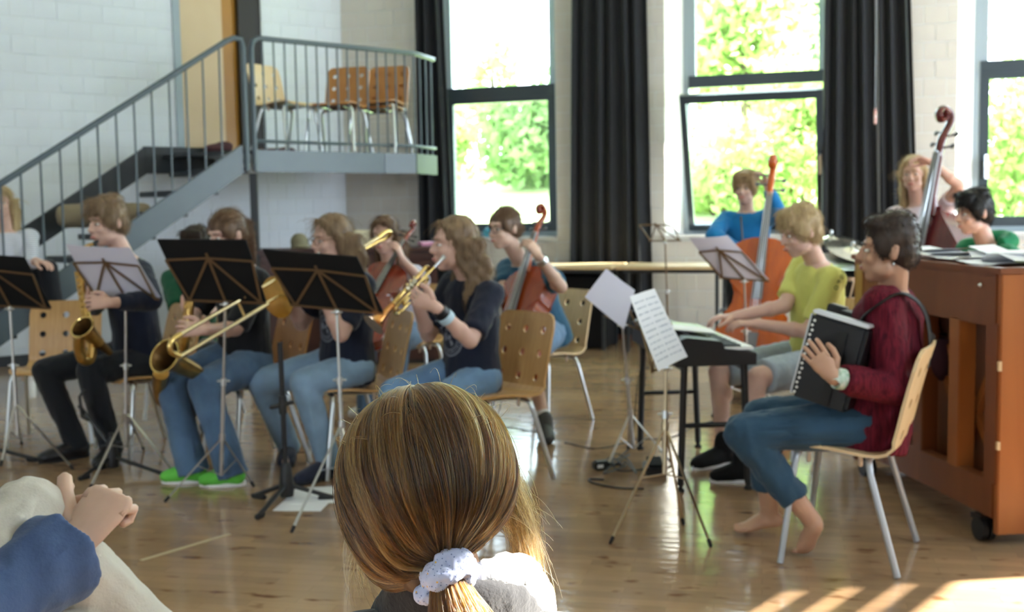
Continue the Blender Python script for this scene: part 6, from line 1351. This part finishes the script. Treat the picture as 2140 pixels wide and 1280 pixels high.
for i in range(34):                                         # flyaways standing off the crown
    q = V(rs_.normal() * .55 - .05, rs_.normal() * .5, abs(rs_.normal()) * .8 + .35).normalized(); s0 = sph(q, 1.0); ax_ = V(rs_.normal() * .6 + .25, rs_.normal() * .3, .25 * rs_.uniform()); L = rs_.uniform(.02, .055); p = []
    for k in range(8): t = k / 7; p.append(tuple(sph((q + ax_ * .25 * t).normalized(), 1.0 + (L / .105) * math.sin(PI * .75 * t) * .45)))
    fly.append(p)
for i in range(900):                                         # loose lock falling in front of the right shoulder
    s0 = P(1062 + rs_.normal() * 14, 1030 + rs_.uniform(-60, 70), GY + .03 + rs_.normal() * .012) - O; e = P(1108 + rs_.normal() * 17, 1215 + rs_.uniform(-70, 60), GY + .03 + rs_.normal() * .02) - O; m_ = s0.lerp(e, .5) + V(.016 + rs_.normal() * .006, 0, .012); p = []
    for k in range(9): t = k / 8; p.append(tuple(s0 * (1 - t) ** 2 + m_ * (2 * t * (1 - t)) + e * t * t))
    fly.append(p)
for i in range(26):
    s0 = P(1085 + rs_.normal() * 18, 1030 + rs_.uniform(0, 150), GY + .03) - O; e = s0 + V(rs_.uniform(.015, .045), 0, rs_.uniform(-.05, -.015)); m_ = s0.lerp(e, .5) + V(.004, 0, .010); fly.append([tuple(s0 * (1 - t) ** 2 + m_ * (2 * t * (1 - t)) + e * t * t) for t in np.linspace(0, 1, 8)])
for i in range(60):
    s0 = P(750 + rs_.normal() * 14, 1130 + rs_.uniform(-30, 60), GY) - O; e = s0 + V(rs_.normal() * .012 + .004, 0, -rs_.uniform(.03, .07)); m_ = s0.lerp(e, .5) + V(-.006, 0, 0); fly.append([tuple(s0 * (1 - t) ** 2 + m_ * (2 * t * (1 - t)) + e * t * t) for t in np.linspace(0, 1, 8)])
strands('loose_hair', fly, .00026, HM2, GIRL['root'])
# scrunchie
sm = mat('pale_blue_print_cotton', (.62, .66, .80), .85, bump=.2); nt = sm.node_tree; b_ = nt.nodes['Principled BSDF']; tc_ = nt.nodes.new('ShaderNodeTexCoord')
def spots(scale, thr, colr, prev):
    v = nt.nodes.new('ShaderNodeTexVoronoi'); v.inputs['Scale'].default_value = scale; nt.links.new(tc_.outputs['Object'], v.inputs['Vector']); l = nt.nodes.new('ShaderNodeMath'); l.operation = 'LESS_THAN'; l.inputs[1].default_value = thr; nt.links.new(v.outputs['Distance'], l.inputs[0])
    mx = nt.nodes.new('ShaderNodeMix'); mx.data_type = 'RGBA'; nt.links.new(l.outputs[0], mx.inputs[0]); mx.inputs[7].default_value = (*colr, 1)
    if prev is None: mx.inputs[6].default_value = (.43, .48, .68, 1)
    else: nt.links.new(prev, mx.inputs[6])
    return mx.outputs[2]
c_ = spots(230, .22, (.16, .20, .38), None); c_ = spots(95, .12, (.60, .36, .10), c_); nt.links.new(c_, b_.inputs['Base Color'])
b = MB(); ax_ = (tail - anchor).normalized(); e1 = V(1, 0, 0); e1 = (e1 - ax_ * e1.dot(ax_)).normalized(); e2 = ax_.cross(e1); rg = random.Random(2)
cc = anchor + ax_ * .004; ring = [cc + (e1 * math.cos(2 * PI * k / 26) * .0205 + e2 * math.sin(2 * PI * k / 26) * .018) for k in range(27)]
for k in range(26): b.ell(ring[k] + V(rg.uniform(-.003, .003), rg.uniform(-.003, .003), rg.uniform(-.004, .004)), (.0135 + .0035 * math.sin(k * 2.4), .012, .0140 + .003 * math.sin(k * 1.7)))
b.ell(cc + e1 * -.026 + V(0, -.004, -.016), (.015, .012, .012)); b.ell(cc + e1 * .008 + V(0, -.012, .016), (.022, .010, .011)); b.ell(cc + e1 * .026 + V(0, -.004, -.012), (.010, .010, .016))
organic(b, 'scrunchie', sm, GIRL['root'], voxel=.0022, smooth=2, dec=.6, wr=.0016, wf=120)
# white collar folded over the dark jacket
b = MB(); cp = [(940, 1232, -.055), (985, 1222, -.062), (1040, 1200, -.05), (1085, 1212, -.02), (1112, 1250, .01), (1130, 1300, .03)]
cq = [P(x, y, GY + dy) - O for x, y, dy in cp]; q = spline(cq, 6); b.loft(q, lerpn([.010, .018, .026, .030, .030, .026], len(q)), lerpn([.008, .012, .015, .016, .015, .012], len(q)), n=12, ax=(0.2, -.2, 1))
cl_ = [P(x, y, GY + dy) - O for x, y, dy in ((905, 1262, -.05), (880, 1280, -.03), (850, 1300, 0))]; b.loft(spline(cl_, 4), .010, .007, n=10, ax=(0, 0, 1))
organic(b, 'collar', cloth('white_cotton', (.80, .80, .80), .05), GIRL['root'], voxel=.004, smooth=3, dec=.6, wr=.003, wf=40)

b = MB(); q = spline([P(x, y, GY + dy) - O for x, y, dy in ((800, 1300, .05), (838, 1262, -.02), (905, 1250, -.065), (985, 1256, -.07), (1060, 1262, -.04), (1112, 1300, .02))], 6); b.loft(q, .030, .016, n=12, ax=(0.1, -.3, 1)); organic(b, 'jacket_collar', jacket, GIRL['root'], voxel=.005, wr=.002, wf=30)

# ---- man with clasped hands around his knee
MY = 2.0
shirtb = cloth('slate_blue_shirt', (.065, .11, .24), .15, .25, 8); beige = cloth('stone_beige_trousers', (.56, .53, .475), .10, .3, 8)
wrR = P(160, 1138, MY - .04); elR = P(-120, 1335, MY - .30); shR = P(-330, 1130, MY - .30)
knR = P(52, 1092, MY + .02); anR = P(360, 1420, MY + .16); toR = P(450, 1440, MY + .28)
nk = P(-470, 930, MY - .38); pl = P(-330, 1560, MY - .42)
fm = st((.55, .84, 0)); sh, hp, r, f, up = shoulders(pl, nk, fm, .18)
wrL = P(0, 1104, MY + .115); elL = P(-160, 1250, MY + .16)
pn = st((.15, .98, -.25)); dR = st(P(222, 1052, MY + .02) - wrR); dL = st((1, -.16, .26))
MAN = person('man in slate blue shirt and beige trousers clasping his raised knee', pl, nk, nk + V(.03, .04, .155), fm, fm,
    {'R': (elR, wrR, dR, pn, [1.6, 1.7, 1.75, 1.8], -.7), 'L': (elL, wrL, dL, V(.1, -.95, .1), [.25, .15, .12, .12], .9)},
    {'R': (knR, anR, toR), 'L': (hp['L'] + V(.25, .38, -.02), V(hp['L'].x + .28, hp['L'].y + .42, .09), V(hp['L'].x + .35, hp['L'].y + .55, .03))},
    skin='fair', hair=('short', 'dark'), top=shirtb, sleeve=1.86, bottom=beige, shoes=M['black'], hs=1.04, voxel=.0050, shw=.18, wrist_r=.066, hscale=1.24, fat=1.12, wfc=9.0, seed=31, wr=.007, fit=1.32, wide=1.16)

# ---- fine strands on the players' heads
HCOL = {'brown': (.13, .075, .042), 'darkblond': (.22, .15, .088), 'blond': (.50, .38, .21), 'dark': (.04, .026, .019), 'black': (.012, .011, .011), 'ginger': (.40, .28, .15)}
HSM = {}
for k, c in HCOL.items():
    q = mat('strand_' + k, c, .6, spec=.2); HSM[k] = q
for ho_, hair, H, hc, s, seed in PEOPLE:
    try: me = ho_.data
    except ReferenceError: continue
    if ho_.parent in (GIRL['root'], MAN['root']): continue
    rs2 = np.random.RandomState(seed); nv = len(me.vertices); L = {'crop': .015, 'short': .045, 'mop': .055, 'long': .10, 'wavy': .10, 'pony': .07, 'bun': .06}[hair[0]]; cr = hc + H @ V(0, -.02, .13) * s; back = hc + H @ V(0, -.12, .02) * s; paths = []
    for i in rs2.randint(0, nv, 1500):
        v = me.vertices[int(i)]; n_ = v.normal; p = v.co.copy()
        lo = H.transposed() @ (p - hc) / s
        if lo.y > .02 and lo.z < .055 and hair[0] in ('long', 'wavy', 'pony', 'bun'): continue
        if hair[0] in ('pony', 'bun') and (p - back).length > .03: t0 = back - p
        elif hair[0] == 'crop': t0 = (p - cr) + V(0, 0, -.02)
        else: t0 = (p - cr).normalized() * .5 + V(0, 0, -1)
        t0 = t0 - n_ * t0.dot(n_)
        if t0.length < 1e-5: continue
        t0.normalize(); t0 = (t0 + V(*(rs2.normal(size=3) * (.10 if hair[0] in ('long', 'wavy') else .2)))).normalized(); l = L * rs2.uniform(.5, 1.1); q = []
        up_k = .006 if hair[0] in ('short', 'mop', 'crop') else .003
        for k in range(5): t = k / 4; q.append(tuple(p + t0 * (l * t) + n_ * (.001 + up_k * math.sin(PI * .8 * t)) - n_ * (l * l * t * t * 3.2 if L > .04 else 0)))
        paths.append(q)
    strands('strands', paths, .0008, HSM[hair[1]], ho_)
